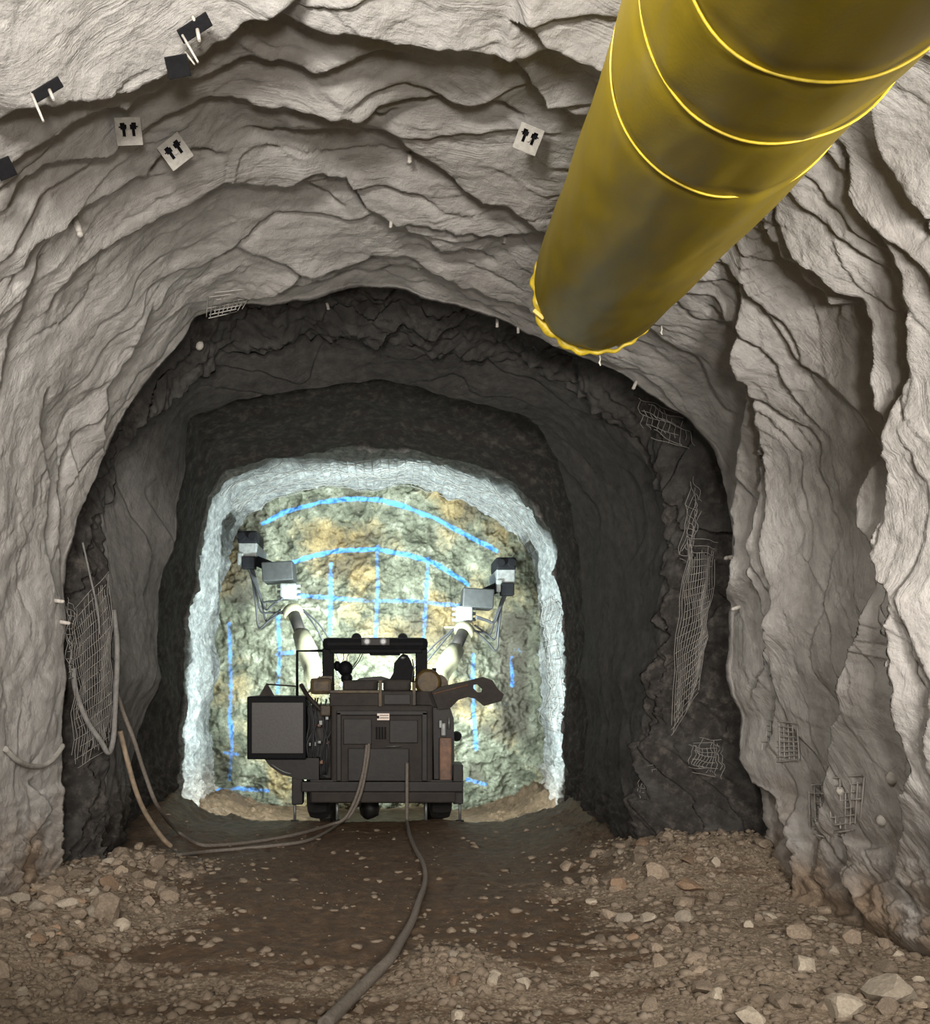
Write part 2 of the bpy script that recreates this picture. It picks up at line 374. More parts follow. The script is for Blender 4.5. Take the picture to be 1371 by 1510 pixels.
def ledge_field(s, th_cols, Rn):
    """displacement towards the axis for rows of s = ln(Y)"""
    D = np.zeros_like(s)
    for j, (A, wn, wf, pts) in enumerate(LEDGES):
        th = np.array([math.atan2(x - CX, CY - y) for x, y in pts]); rho = np.array([math.hypot(x - CX, y - CY) for x, y in pts])
        o = np.argsort(th); th = th[o]; rho = rho[o]
        m = (th_cols >= th[0]) & (th_cols <= th[-1])
        if not m.any(): continue
        tc = th_cols[m]; L = tc - th[0]; L2 = th[-1] - tc; e = 0.16 * (th[-1] - th[0])
        taper = sstep(0, e, L) * sstep(0, e, L2)
        lr = np.interp(tc, th, np.log(rho)) + 0.004 * perlin(tc * 30, tc * 0 + j, 5) + 0.0015 * perlin(tc * 80, tc * 0 + j, 6)
        amp = A * taper * (0.85 + 0.35 * perlin(tc * 7, tc * 0 + j * 3.7, 8))
        amp = np.maximum(amp, 0) * (1 + 0.45 * sstep(0.9, 1.2, tc))
        sj = np.log(F * np.maximum(Rn[m] - 0.8 * amp, 0.5)) - lr
        x = s[:, m] - sj[None, :]
        near = np.exp(np.minimum(x, 0) / wn); far = -0.65 * np.exp(-np.maximum(x, 0) / wf)
        k = sstep(-0.002, 0.004, x)
        groove = np.exp(-((x - 0.007) / 0.007) ** 2)          # dark slot behind the drip edge
        D[:, m] += amp[None, :] * (near * (1 - k) + far * k) * 0.85 - np.minimum(amp, .1)[None, :] * groove * 1.2
    return D
def folds(s, th, freq, seed, warp1=0.10, warp2=0.03):
    w_ = warp1 * perlin(th * 1.6, s * 2.6, seed) + warp2 * perlin(th * 6, s * 7, seed + 1) + 0.003 * perlin(th * 26, s * 18, seed + 2)
    p = freq * (s + w_); b = np.floor(p); fr = p - b
    a = np.clip(0.25 + 1.3 * perlin(th * 2.0 + b * 5.17, b * 1.37, seed + 3), 0, 1.3)
    return a * ((fr ** 1.4) * (1 - sstep(0.90, 1.0, fr)) - 0.35 * np.exp(-((fr - 0.03) / 0.07) ** 2))

segs = []                      # list of (r, Y, kind) rows
def seg(ra, ya, rb, yb, n, kind, ease=False, end=False):
    for i in range(n + (1 if end else 0)):
        t = i / n
        e = t * t * (3 - 2 * t) if ease else t
        segs.append((ra * (1 - e) + rb * e, ya * (1 - t) + yb * t, kind))
one = np.ones_like(TH)
y0 = 3.1
for i in range(26):
    segs.append((rN, one * (-11 + (y0 + 11) * i / 26), 0))
NS1 = 400
for i in range(NS1):
    t = i / NS1; Y = math.exp(math.log(y0) + (math.log(8.6) - math.log(y0)) * t)
    k = float(sstep(0.86, 1.0, t)); segs.append((rN * (1 - k) + rA * k, one * Y, 1))
rA2 = rA + 0.42
seg(rA, yA, rA2, yA + 0.16, 12, 2)
seg(rA2, yA + 0.16, rB0, yB0, 60, 3, True)
seg(rB0, yB0, rB, yB, 60, 4)
wide = 0.10 + 0.28 * (1 - sstep(0.5, 1.2, TH)); rB2 = rB + wide
seg(rB, yB, rB2, yB + 0.15, 10, 5)
seg(rB2, yB + 0.15, rC, yC, 56, 5)
seg(rC, yC, rC + 0.12, yC + 0.2, 8, 6)
seg(rC + 0.12, yC + 0.2, rF, yF, 90, 7, False, True)
Rg = np.array([q[0] for q in segs]); Yg = np.array([q[1] for q in segs]); Kg = np.array([q[2] for q in segs])[:, None] + 0 * Rg
Tg = np.broadcast_to(TH, Rg.shape); Sg = np.log(np.maximum(Yg, 1.2))
near = (Kg <= 1)
D = np.zeros_like(Rg)
nr = int(near[:, 0].sum())
D[:nr] += ledge_field(Sg[:nr], TH, rN) * sstep(2.4, 3.4, Yg[:nr]) * 1.0
fade = sstep(1.5, 3.4, Yg[:nr]); endf = 1 - 0.6 * sstep(8.2, 8.6, Yg[:nr])
leftwall = 1 - 0.55 * sstep(-0.9, -1.25, Tg[:nr])
wr = sstep(-0.1, 0.45, perlin(Tg[:nr] * 2.2, Sg[:nr] * 5, 45))          # wrinkled patches between smooth sheets
D[:nr] += fade * endf * leftwall * (0.07 * folds(Sg[:nr], Tg[:nr], 12, 20) + (0.016 + 0.042 * wr) * folds(Sg[:nr], Tg[:nr], 26, 30, 0.07, 0.03) + (0.004 + 0.018 * wr) * folds(Sg[:nr], Tg[:nr], 60, 40, 0.12, 0.05))
U = Tg * 3.0
D += 0.06 * fbm(U * 0.9, Yg * 0.9, 3, 50) + 0.011 * fbm(U * 5, Yg * 5, 4, 60, 0.6)
D += np.where(Kg == 3, 0.16 * folds(Sg, Tg, 38, 70) + 0.12 * fbm(U * 2.2, Yg * 2.6, 4, 72, 0.6), 0)
D += np.where(Kg == 4, 0.05 * folds(Sg, Tg, 22, 80), 0)
D += np.where(Kg == 5, 0.05 * fbm(U * 2, Yg * 2, 3, 82), 0)
D += np.where(Kg >= 6, 0.09 * fbm(U * 1.6, Yg * 1.6, 5, 84, 0.6) + 0.05 * folds(Sg, Tg, 32, 88), 0)
# drips and lumps hanging along the sprayed edges
Rg2 = np.maximum(Rg - D, 0.4)
# raw-rock footing: broken lumps near the floor
zrel = Rg2 * np.cos(Tg); foot = 1 - sstep(-1.7, -0.75, zrel)
Rg2 += foot * (0.10 * np.abs(fbm(U * 3.3, zrel * 3.3 + Yg * 1.7, 4, 90, 0.6)) - 0.05)
V = np.stack([Rg2 * np.sin(Tg), Yg, ZC + Rg2 * np.cos(Tg)], -1)
# normals for seamless shading over the three pieces
du = np.gradient(V, axis=1); dv = np.gradient(V, axis=0)
NRM = np.cross(du, dv); NRM /= np.linalg.norm(NRM, axis=-1, keepdims=True) + 1e-12
toax = -np.stack([np.sin(Tg), 0 * Tg, np.cos(Tg)], -1)
NRM *= np.sign((NRM * toax).sum(-1, keepdims=True) + 1e-9)
nz = fbm(U * 2.3, Yg * 2.3, 4, 95)
rock = np.where(Kg == 3, sstep(-0.35, 0.25, nz + 0.25 - 0.7 * (sstep(0.2, 0.9, np.cos(Tg)))), 0) + np.where(Kg == 2, 0.6, 0) + np.where(Kg == 5, 1.0, 0)  # bare rock in the recess; full strength past ring B stands in for shade
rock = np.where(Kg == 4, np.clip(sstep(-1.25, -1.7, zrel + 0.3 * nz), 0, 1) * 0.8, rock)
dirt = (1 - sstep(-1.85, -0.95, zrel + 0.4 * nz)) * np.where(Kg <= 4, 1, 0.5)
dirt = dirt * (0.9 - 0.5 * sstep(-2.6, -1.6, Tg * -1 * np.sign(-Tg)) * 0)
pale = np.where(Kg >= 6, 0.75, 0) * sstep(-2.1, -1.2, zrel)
inner_shade = np.where((Kg >= 3) & (Kg <= 5), 1.0 - 0.3 * np.where(Kg == 4, sstep(-0.75, -1.0, Tg), 0), 0)          # inner section darkened in colour to stand in for light falloff
flow = np.stack([U * 0.55 + 0.2 * perlin(U * 2, Yg * 2, 97), Sg * 30 + 1.5 * perlin(Tg * 1.6, Sg * 2.6, 20) + 0.6 * perlin(Tg * 5, Sg * 6, 98), 0 * U], -1)
def lining_piece(name, c0, c1):
    sl = slice(c0, c1)
    o = grid_mesh(name, V[:, sl], M_SHOT, {'rock': rock[:, sl], 'dirt': dirt[:, sl], 'pale': pale[:, sl], 'inner_shade': inner_shade[:, sl]}, NRM[:, sl], flip=True)
    at_ = o.data.attributes.new('flow', 'FLOAT_VECTOR', 'POINT'); at_.data.foreach_set('vector', np.ascontiguousarray(flow[:, sl]).reshape(-1).astype(np.float32))
    return tag(o, kind='structure')
cL = int(np.searchsorted(TH, -0.95)); cR = int(np.searchsorted(TH, 0.95))
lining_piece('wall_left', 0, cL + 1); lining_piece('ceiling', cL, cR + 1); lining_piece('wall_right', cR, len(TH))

# nearest lining depth behind each pixel, to hang things on the real surface
DEPTH = np.full((1510, 1371), np.inf)
vis = Yg > 2.0
pxs = np.round(CX + F * V[..., 0] / np.maximum(Yg, .1)).astype(int); pys = np.round(CY - F * (V[..., 2] - ZC) / np.maximum(Yg, .1)).astype(int)
ok = vis & (pxs >= 0) & (pxs < 1371) & (pys >= 0) & (pys < 1510)
np.minimum.at(DEPTH, (pys[ok], pxs[ok]), Yg[ok])
def depth(px, py, r=4):
    px = int(px); py = int(py)
    d = DEPTH[max(0, py - r):py + r + 1, max(0, px - r):px + r + 1]; d = d[np.isfinite(d)]
    return float(np.median(d)) if d.size else 8.6
def surf(px, py, lift=0.0, r=4):
    p = P(px, py, depth(px, py, r)); c = Vector((0, p.y, ZC)); n = (c - p).normalized()
    return p + n * lift

# ------------------------------------------------------------------ rock face (wall_far)
nx, nz_ = 420, 420
fx = np.linspace(-3.9, 3.6, nx); fz = np.linspace(-0.6, 6.0, nz_)
FX, FZ = np.meshgrid(fx, fz)
FYr = 17.3 + 0.22 * fbm(FX * 0.8, FZ * 0.8, 3, 101) + 0.10 * np.abs(fbm(FX * 2.5, FZ * 2.5, 4, 105, 0.6)) + 0.03 * fbm(FX * 9, FZ * 9, 3, 109)
FYr -= 0.25 * sstep(2.2, 3.0, np.hypot((FX + 0.1) / 1.0, np.maximum(FZ - ZC, 0) * 0.85))
fpx = CX + F * FX / FYr; fpy = CY - F * (FZ - ZC) / FYr
def seg_dist(pts):
    d = np.full(FX.shape, 1e9)
    for (x0, yy0), (x1, yy1) in zip(pts[:-1], pts[1:]):
        dx, dy = x1 - x0, yy1 - yy0; l2 = dx * dx + dy * dy
        t = np.clip(((fpx - x0) * dx + (fpy - yy0) * dy) / l2, 0, 1)
        d = np.minimum(d, np.hypot(fpx - x0 - t * dx, fpy - yy0 - t * dy))
    return d
PAINT = [[(388,772),(420,755),(470,741),(520,735),(560,737),(600,748),(640,764),(690,790),(732,812)],
         [(430,830),(460,820),(500,812),(556,810),(600,818),(640,830),(670,848),(690,862)],
         [(488,832),(487,900),(486,935)], [(556,806),(557,870),(554,940)], [(631,824),(628,880),(625,940)],
         [(440,878),(480,881),(540,886),(600,886),(680,893)],
         [(338,920),(340,1000),(339,1060),(342,1095)], [(342,1095),(340,1125),(338,1150)], [(410,910),(412,960),(410,1020)], [(408,965),(430,962)],
         [(303,1165),(350,1163),(395,1166)], [(697,965),(698,1040),(702,1105)], [(754,970),(755,1010)], [(331,1110),(350,1112)], [(690,1150),(715,1156)]]
paint = np.zeros(FX.shape)
for ip, pl in enumerate(PAINT):
    d = seg_dist(pl); paint = np.maximum(paint, (1.1 if ip < 2 else .72) * (1 - sstep(1.5, 5.5, d + 1.2 * fbm(FX * 6, FZ * 6, 2, 120))))
wet = sstep(0.1, 0.6, fbm(FX * 0.9, FZ * 0.9, 4, 130)) * 0.65
wet = np.maximum(wet, 0.85 * sstep(1.75, 2.1, FX) * (1 - sstep(3.0, 3.4, FZ)) * sstep(0.6, 1.0, FZ) * (1 - sstep(2.4, 2.7, FX)))
fo = grid_mesh('wall_far', np.stack([FX, FYr, FZ], -1), M_FACE, {'paint': paint, 'wet': wet})
tag(fo, 'blasted rock face with blue spray paint drilling marks at the tunnel end', kind='structure')

# ------------------------------------------------------------------ floor
yy = np.concatenate([np.linspace(-11, 3.4, 30)[:-1], np.exp(np.linspace(math.log(3.4), math.log(18.2), 420))])
xx = np.linspace(-4.6, 4.6, 460)
GX, GY = np.meshgrid(xx, yy)
def floor_h(X, Y):
    X = np.asarray(X, float); Y = np.asarray(Y, float)
    wob = 0.25 * perlin(X * 0 + 3.3, Y * 0.9, 140)
    bl = 0.15 * sstep(-1.7, -2.6, X + wob) * sstep(4.2, 5.6, Y) * (1 - 0.55 * sstep(9.3, 10.6, Y))
    br = 0.10 * sstep(1.35, 2.4, X + wob) + 0.30 * sstep(1.6, 2.9, X + wob) * sstep(7.6, 8.8, Y) * (1 - 0.6 * sstep(9.4, 10.4, Y)) + 0.10 * sstep(2.2, 3.0, X) * (1 - sstep(5.0, 5.8, Y))
    edge = 0.22 * sstep(2.2, 2.6, X) * sstep(10.5, 12.5, Y) + 0.26 * sstep(-2.4, -2.95, X) * sstep(10.5, 12.5, Y)
    mound = 0.10 * np.exp(-((X - 0.42) / 0.30) ** 2 - ((Y - 6.2) / 0.45) ** 2)
    h = bl + br + edge + mound + 0.035 * fbm(X * 1.1, Y * 0.7, 3, 142) + 0.014 * fbm(X * 5, Y * 5, 4, 146, 0.62)
    bank = np.clip(bl * 3 + br * 2.2, 0, 1.0)
    h = h - 0.44 * sstep(12.75, 14.1, Y) + 0.10 * np.abs(fbm(X * 2.6, Y * 2.6, 4, 144, 0.6)) * sstep(12.2, 13.2, Y) * sstep(1.3, 2.0, np.abs(X + .1))
    return h + bank * (0.06 * np.abs(fbm(X * 6, Y * 6, 4, 150, 0.65)) + 0.05 * np.abs(fbm(X * 2.2, Y * 2.2, 2, 152)))
GZ = floor_h(GX, GY)
wv_ = .6 * fbm(GX * .8, GY * 1.1, 3, 222)
bank = sstep(-1.3, -2.5, GX + wv_) * sstep(4.2, 5.6, GY) * (1 - sstep(9.6, 10.6, GY)) + sstep(1.0, 2.4, GX + wv_) * (1 - sstep(9.2, 10.3, GY))
gravel = np.clip(bank * 0.7 + 0.42 * (1 - sstep(5.9, 6.7, GY + 0.5 * perlin(GX * 1.3, GY * 1.1, 155))) + 0.9 * np.exp(-((GX - 0.42) / 0.3) ** 2 - ((GY - 6.2) / 0.45) ** 2), 0, 1)
flo = grid_mesh('floor', np.stack([GX, GY, GZ], -1), M_FLOOR, {'gravel': gravel})
tag(flo, kind='structure')
def FH(x, y): return float(floor_h(np.array([x]), np.array([y]))[0])
def fl(px, py, lift=0.0):
    """point of the floor seen at a pixel"""
    h = 0.0
    for _ in range(8):
        Y = (ZC - h) * F / (py - CY); X = (px - CX) * Y / F; h = 0.5 * h + 0.5 * FH(X, Y)
    return Vector((X, Y, h + lift))
# ------------------------------------------------------------------ ventilation duct
def duct_mat():
    m, nt, N, L, b = nodes('yellow_vinyl')
    tc = N.new('ShaderNodeTexCoord').outputs['Object']
    n1 = noise_node(N, L, 1.3, 5, 0.6, tc, (1, 0.35, 1)); n2 = noise_node(N, L, 60, 3, 0.5, tc); n3 = noise_node(N, L, 4.5, 6, 0.65, tc, (1.6, 0.5, 1.6))
    c = ramp(N, L, n1, [(0.35, (0.25, 0.183, 0.008)), (0.6, (0.34, 0.25, 0.014)), (0.8, (0.41, 0.33, 0.085))])
    c = mixc(N, L, ramp(N, L, n3, [(0.5, (0, 0, 0)), (0.75, (0.45, 0.45, 0.45))]), c, (0.21, 0.175, 0.085))
    L.new(c, b.inputs['Base Color']); b.inputs['Roughness'].default_value = 0.45
    b.inputs['Specular IOR Level'].default_value = 0.35
    bump(N, L, n2, 0.08, 0.01, b)
    tr = N.new('ShaderNodeBsdfTranslucent'); L.new(c, tr.inputs['Color'])
    mx = N.new('ShaderNodeMixShader'); mx.inputs[0].default_value = 0.22
    L.new(b.outputs[0], mx.inputs[1]); L.new(tr.outputs[0], mx.inputs[2])
    L.new(mx.outputs[0], N['Material Output'].inputs['Surface'])
    return m
M_DUCT = duct_mat()
M_SEAM = simple('duct_seam', (0.55, 0.40, 0.025), 0.4, var=0.35, bmp=0)
DA, DB = Vector((1.149, 2.1, 3.91)), Vector((1.423, 6.49, 4.605))
def duct_axis(Y): return DA + (DB - DA) * ((Y - DA.y) / (DB.y - DA.y))
DX = (DB - DA).normalized(); DU = Vector((0, 0, 1)); DS = DX.cross(DU).normalized(); DU = DS.cross(DX).normalized()
RD = 0.45
YE = 6.44
def duct_r(an, Y):
    an = np.asarray(an); Y = np.asarray(Y)
    ring_ = np.zeros_like(an * Y)
    for ys in DUCT_SEAMS: ring_ = ring_ - 0.010 * np.exp(-((Y - ys) / 0.05) ** 2)
    k = RD + ring_ + 0.012 * perlin(an * 1.2 + 0.6 * Y, Y * 0.9, 200) + 0.004 * perlin(an * 3 + 2.5 * Y, Y * 2.2 - an, 201)
    return k - 0.02 * np.exp(-((Y - YE) / 0.12) ** 2)
DUCT_SEAMS = [1.2, 2.0, 2.45, 2.86, 3.35]
nY, nA = 260, 144
dY = np.concatenate([np.linspace(-4, 1.0, 40)[:-1], np.linspace(1.0, YE, nY)]); dA = np.linspace(0, 2 * math.pi, nA + 1)
AA, YY = np.meshgrid(dA, dY); RR = duct_r(np.cos(AA) * 2, YY) + 0 * AA
RR = RR + 0.006 * perlin(np.cos(AA) * 3 + 5, np.sin(AA) * 3 + YY * 1.5, 203)
cen = np.array([duct_axis(y) for y in dY])[:, None, :]
VD = cen + RR[..., None] * (np.cos(AA)[..., None] * np.array(DS) + np.sin(AA)[..., None] * np.array(DU))
duct = empty('ventilation_duct', DB, 'large yellow vinyl ventilation duct hanging below the tunnel crown', 'duct')
def child(o, p):
    o.parent = p; o.matrix_parent_inverse = Matrix.Translation(-p.location); return o
child(grid_mesh('tube', VD, M_DUCT), duct)
for k, ys in enumerate(DUCT_SEAMS):
    c = duct_axis(ys); pts = []
    for i in range(97):
        a = 2 * math.pi * i / 96
        off = 0.05 * math.cos(a + 0.6) + 0.012 * math.sin(3 * a + k)
        pts.append(c + DX * off + (DS * math.cos(a) + DU * math.sin(a)) * (RD - 0.002 + 0.012 * float(perlin(np.array(math.cos(a) * 2), np.array(ys), 200))))
    MB().tube(pts, 0.0045, 6, False).build('seam', M_SEAM, duct)
# bunched hem at the open end
hem = MB(); pts = []; rs = []
for i in range(121):
    a = 2 * math.pi * i / 120
    low = max(0, math.cos(a - math.pi * 1.22))
    rr = RD - 0.012 + 0.012 * math.sin(9 * a) * low + 0.008 * math.sin(23 * a)
    pts.append(duct_axis(YE + 0.01 + 0.02 * math.sin(7 * a)) + (DS * math.cos(a) + DU * math.sin(a)) * rr); rs.append(0.012 + 0.026 * low ** 3 * (0.75 + 0.25 * math.sin(17 * a)))
hem.tube(pts, rs, 8, False); hem.build('hem', M_SEAM, duct)
# crumpled fold of slack vinyl at the lower left of the end
M_TAPE = simple('yellow_tape', (0.85, 0.62, 0.16), 0.5, var=0.1, bmp=0)
ca = duct_axis(YE - 0.05); a = math.pi * 1.14
q = ca + (DS * math.cos(a) + DU * math.sin(a)) * (RD + 0.004)
MB().box(q + Vector((0, 0, 0)), (0.045, 0.012, 0.012), Matrix.Rotation(0.7, 3, 'Y'), 0.004).build('fold_tab', M_TAPE, duct)
M_STRING = simple('pale_string', (0.6, 0.58, 0.5), 0.8, bmp=0)
for px_, py_, l_ in ((884, 524, 0.07), (975, 481, 0.06)):
    p0 = P(px_, py_, YE); MB().tube([p0, p0 + Vector((.004, 0, -l_ * .4)), p0 + Vector((-.003, 0, -l_ * .7)), p0 + Vector((.006, 0, -l_))], [.005, .004, .007, .004], 5).build('tie_string', M_STRING, duct)
for ys in (2.4, 4.6, 6.2):
    c = duct_axis(ys) + DU * RD
    MB().tube([c, Vector((c.x, c.y, 5.75))], 0.004, 5).build('hanger_wire', M_STRING, duct)

# ------------------------------------------------------------------ drill rig
M_BLACK = simple('black_paint', (0.006, 0.006, 0.007), 0.6, var=0.4)
M_DARK = simple('dark_steel', (0.011, 0.0095, 0.009), 0.55, 0.2, var=0.5, dirt=(0.018, 0.014, 0.011))
M_GREY = simple('grey_steel_panel', (0.075, 0.069, 0.064), 0.55, 0.0, var=0.15, scale=30)
M_BROWN = simple('muddy_brown_steel', (0.017, 0.011, 0.008), 0.7, var=0.45, dirt=(0.028, 0.02, 0.014))
M_ORANGE = simple('faded_orange_paint', (0.22, 0.11, 0.06), 0.55, var=0.25, dirt=(0.11, 0.062, 0.04))
M_YELLOW = simple('dusty_yellow_paint', (0.10, 0.062, 0.016), 0.55, var=0.3, dirt=(0.03, 0.02, 0.012))
M_CREAM = simple('cream_boom_paint', (0.13, 0.12, 0.075), 0.5, var=0.2)
M_METAL = simple('bare_metal', (0.20, 0.21, 0.20), 0.45, 0.5, var=0.3)
M_RUBBER = simple('hose_rubber', (0.03, 0.03, 0.032), 0.6, var=0.3)
M_TYRE = simple('dusty_tyre', (0.014, 0.012, 0.011), 0.85, var=0.4, scale=30)
M_LABEL = simple('white_sticker', (0.85, 0.72, 0.62), 0.5, var=0.05, bmp=0)
M_BLOCK = simple('oily_grey_block', (0.014, 0.015, 0.014), 0.6, var=0.4)
M_LENS = simple('lamp_lens', (0.35, 0.36, 0.36), 0.25, var=0.1, bmp=0)
M_LIT = simple('lit_headlamp', (0.9, 0.95, 1.0), 0.3, bmp=0, var=0, emit=((0.8, 0.93, 1.0), 18))
R0 = 12.7
rig = empty('drill_rig', (-0.15, 14.0, 0), 'dark two-boom drilling rig parked in front of the lit rock face', 'drill rig')
def part(name, mat, mb): return mb.build(name, mat, rig)
def sub(name, mat, mb, par):
    o = mb.build(name, mat); o.parent = par; return o
chassis = part('chassis', M_DARK, MB().rect(456, 668, 1150, 1181, R0, R0 + 3.0, 0.02).rect(444, 683, 1153, 1168, R0 - .04, R0 + .1, 0.015))
sub('bumper', M_BROWN, MB().rect(458, 672, 1168, 1184, R0 - 0.08, R0 + 0.05, 0.02), chassis)
cab = part('engine_cabinet', M_BROWN, MB().rect(488, 638, 1040, 1156, R0, R0 + 1.2, 0.03))
# raised frame and recessed panels of the rear hatch
fr = MB()
for x0, x1, y_0, y_1 in ((496, 503, 1050, 1152), (622, 630, 1050, 1152), (496, 630, 1048, 1055)): fr.rect(x0, x1, y_0, y_1, R0 - 0.05, R0 + 0.02, 0.012)
sub('hatch_frame', M_DARK, fr, cab)
sub('hatch_panel', M_DARK, MB().rect(513, 603, 1104, 1152, R0 - 0.06, R0, 0.012), cab)
sub('hatch_panel', M_DARK, MB().rect(506, 548, 1060, 1098, R0 - 0.025, R0, 0.012), cab)
sub('hatch_panel', M_DARK, MB().rect(574, 616, 1062, 1096, R0 - 0.03, R0, 0.012), cab)
for k in range(4): sub('louvre', M_BLACK, MB().rect(554 + k * 4.2, 556.5 + k * 4.2, 1072, 1090, R0 - 0.03, R0 + .01, .003), cab)
sub('grab_bar', M_METAL, MB().tube([P(568, 1101, R0 - .07), P(592, 1100, R0 - .07)], 0.006, 6), cab)
stk = sub('warning_sticker', M_LABEL, MB().rect(556, 574, 1052, 1062, R0 - 0.062, R0 - 0.052), cab)
for y_ in (1054.6, 1058.2): sub('printed_line', M_BLACK, MB().rect(560, 573, y_, y_ + 0.9, R0 - 0.064, R0 - 0.0615), stk)
sub('printed_line', M_BLACK, MB().rect(555.8, 559, 1055.5, 1059.5, R0 - 0.064, R0 - 0.0615), stk)
# deck above the cabinet
deck = part('rear_deck', M_BROWN, MB().rect(486, 612, 1019, 1042, R0 + .02, R0 + 1.4, 0.02).rect(612, 660, 1019, 1046, R0 + .24, R0 + 1.4, 0.02))
for rc in ((486, 560, 1018, 1022), (558, 563, 1003, 1042), (608, 613, 1006, 1040)): sub('deck_rail', M_YELLOW, MB().rect(*rc, R0 - .02, R0 + .04, .006), deck)
sub('tool_tray', M_BROWN, MB().rect(505, 557, 1003, 1019, R0 + .3, R0 + .9, .03).rect(565, 606, 1002, 1019, R0 + .3, R0 + .9, .03), deck)
sub('cover_plate', M_DARK, MB().rect(566, 605, 1024, 1039, R0 - .02, R0 + .05, .008), deck)
part('side_box', M_YELLOW, MB().rect(457, 489, 1000, 1024, R0 + .2, R0 + .9, .05).prism([(452, 1022), (470, 997), (489, 997), (489, 1003)], R0 + .25, R0 + .8))
tk = part('hydraulic_tank', M_YELLOW, MB().tube([P(631, 1006, R0 + .25), P(631, 1006, R0 + .3), P(631, 1006, R0 + .9), P(631, 1006, R0 + .95)], [.14, .185, .185, .14], 20).tube([P(645, 1010, R0 + .35), P(645, 1010, R0 + .9)], [.15, .15], 16))
sub('filler_cap', M_BLACK, MB().cyl(P(640, 990, R0 + .5), P(640, 985, R0 + .5), .03, 12), tk)
# clutter of hoses and valves between reel box and cabinet
vb = part('valve_bank', M_DARK, MB().rect(450, 490, 1040, 1150, R0 + .25, R0 + 1.2, .03))
for k in range(9):
    x0 = 452 + k * 4.2; rr = random.Random(k)
    sub('hose', M_RUBBER, MB().tube(spline([P(x0, 1035 + rr.uniform(-10, 8), R0 + .22), P(x0 + rr.uniform(-8, 8), 1065, R0 + .12), P(x0 + rr.uniform(-9, 9), 1100, R0 + rr.uniform(.0, .15)), P(x0 + rr.uniform(-9, 6), 1142, R0 + .2)], 6), .013, 6), vb)
for k in range(12):
    rr = random.Random(50 + k)
    sub('fitting', M_METAL if k % 3 else M_ORANGE, MB().rect(*(lambda x, y: (x, x + rr.uniform(3, 6), y, y + rr.uniform(3, 7)))(rr.uniform(454, 482), rr.uniform(1045, 1130)), R0 + .1, R0 + .2, .006), vb)
sub('valve_plate', M_YELLOW, MB().rect(472, 487, 1040, 1056, R0 + .05, R0 + .2, .02), vb)
MBt = MB().tube(spline([P(444, 1010, R0 + .3), P(455, 1028, R0 + .15), P(476, 1050, R0 + .1)], 6), .03, 8); sub('pipe', M_BROWN, MBt, vb)
# cable reel box on the left
box = part('cable_reel_box', M_BLACK, MB().rect(364, 451, 1027, 1120, R0 - .05, R0 + .8, .02))
sub('box_panel', M_GREY, MB().rect(371, 447, 1036, 1111, R0 - .065, R0 - .045, .006), box)
sub('bracket', M_BROWN, MB().prism([(381, 1028), (393, 1007), (405, 1028)], R0 + .3, R0 + .36).tube([P(393, 1009, R0 + .33), P(437, 1012, R0 + .33)], .012, 6), box)
part('reel_drum', M_DARK, MB().prism([(389, 1118), (398, 1130), (415, 1142), (440, 1149), (470, 1150), (470, 1118)], R0 + .02, R0 + .6))
arc = [P(400 + 30 * t, 1127 + 14 * math.sin(t * 1.5), R0 + .0) for t in [i / 8 for i in range(9)]]
part('guard_rod', M_METAL, MB().tube(arc, .01, 6))
# right-hand side: orange locker, valve, step box, swung-out cable arm
part('side_locker', M_ORANGE, MB().rect(648, 666, 1088, 1152, R0 + .02, R0 + .7, .02))
part('control_valve', M_METAL, MB().rect(650, 658, 1066, 1086, R0 + .05, R0 + .2, .02).rect(647, 652, 1062, 1074, R0 + .05, R0 + .15, .012).cyl(P(662, 1058, R0 + .1), P(662, 1075, R0 + .1), .02, 8))
part('side_frame', M_DARK, MB().prism([(638, 1044), (664, 1044), (669, 1060), (670, 1120), (666, 1152), (640, 1152)], R0 + .12, R0 + 1.1))
arm = MB(); outl = [(636, 1020), (652, 1012), (690, 1004), (712, 998), (726, 1003), (734, 1016), (743, 1024), (739, 1034), (714, 1041), (702, 1031), (690, 1028), (676, 1032), (664, 1044), (646, 1046)]
hole = [(698, 1010), (704, 1009), (712, 1016), (711, 1021), (704, 1021), (698, 1015)]
def plate_with_hole(mb, out, hol, Y0, Y1):
    bm = bmesh.new(); a = [bm.verts.new(P(x, y, Y0)) for x, y in out]; b_ = [bm.verts.new(P(x, y, Y0)) for x, y in hol]
    ed = [bm.edges.new((a[i], a[(i + 1) % len(a)])) for i in range(len(a))] + [bm.edges.new((b_[i], b_[(i + 1) % len(b_)])) for i in range(len(b_))]
    bmesh.ops.triangle_fill(bm, edges=ed, use_beauty=True, use_dissolve=False)
    ex = bmesh.ops.extrude_face_region(bm, geom=bm.faces[:])
    for v in ex['geom']:
        if isinstance(v, bmesh.types.BMVert): v.co.y += Y1 - Y0
    bmesh.ops.recalc_face_normals(bm, faces=bm.faces[:]); bm.verts.index_update()
    mb.add([v.co.copy() for v in bm.verts], [[v.index for v in f.verts] for f in bm.faces]); bm.free(); return mb
armo = part('cable_arm', M_BROWN, plate_with_hole(arm, outl, hole, R0 + .03, R0 + .18))
sub('arm_rib', M_ORANGE, MB().tube([P(640, 1023, R0 + .03), P(690, 1010, R0 + .03)], .012, 6), armo)
part('step_box', M_DARK, MB().rect(668, 683, 1128, 1186, R0 + .05, R0 + .6, .015))
part('jack_housing', M_DARK, MB().rect(430, 446, 1146, 1187, R0 + .05, R0 + .3, .015))
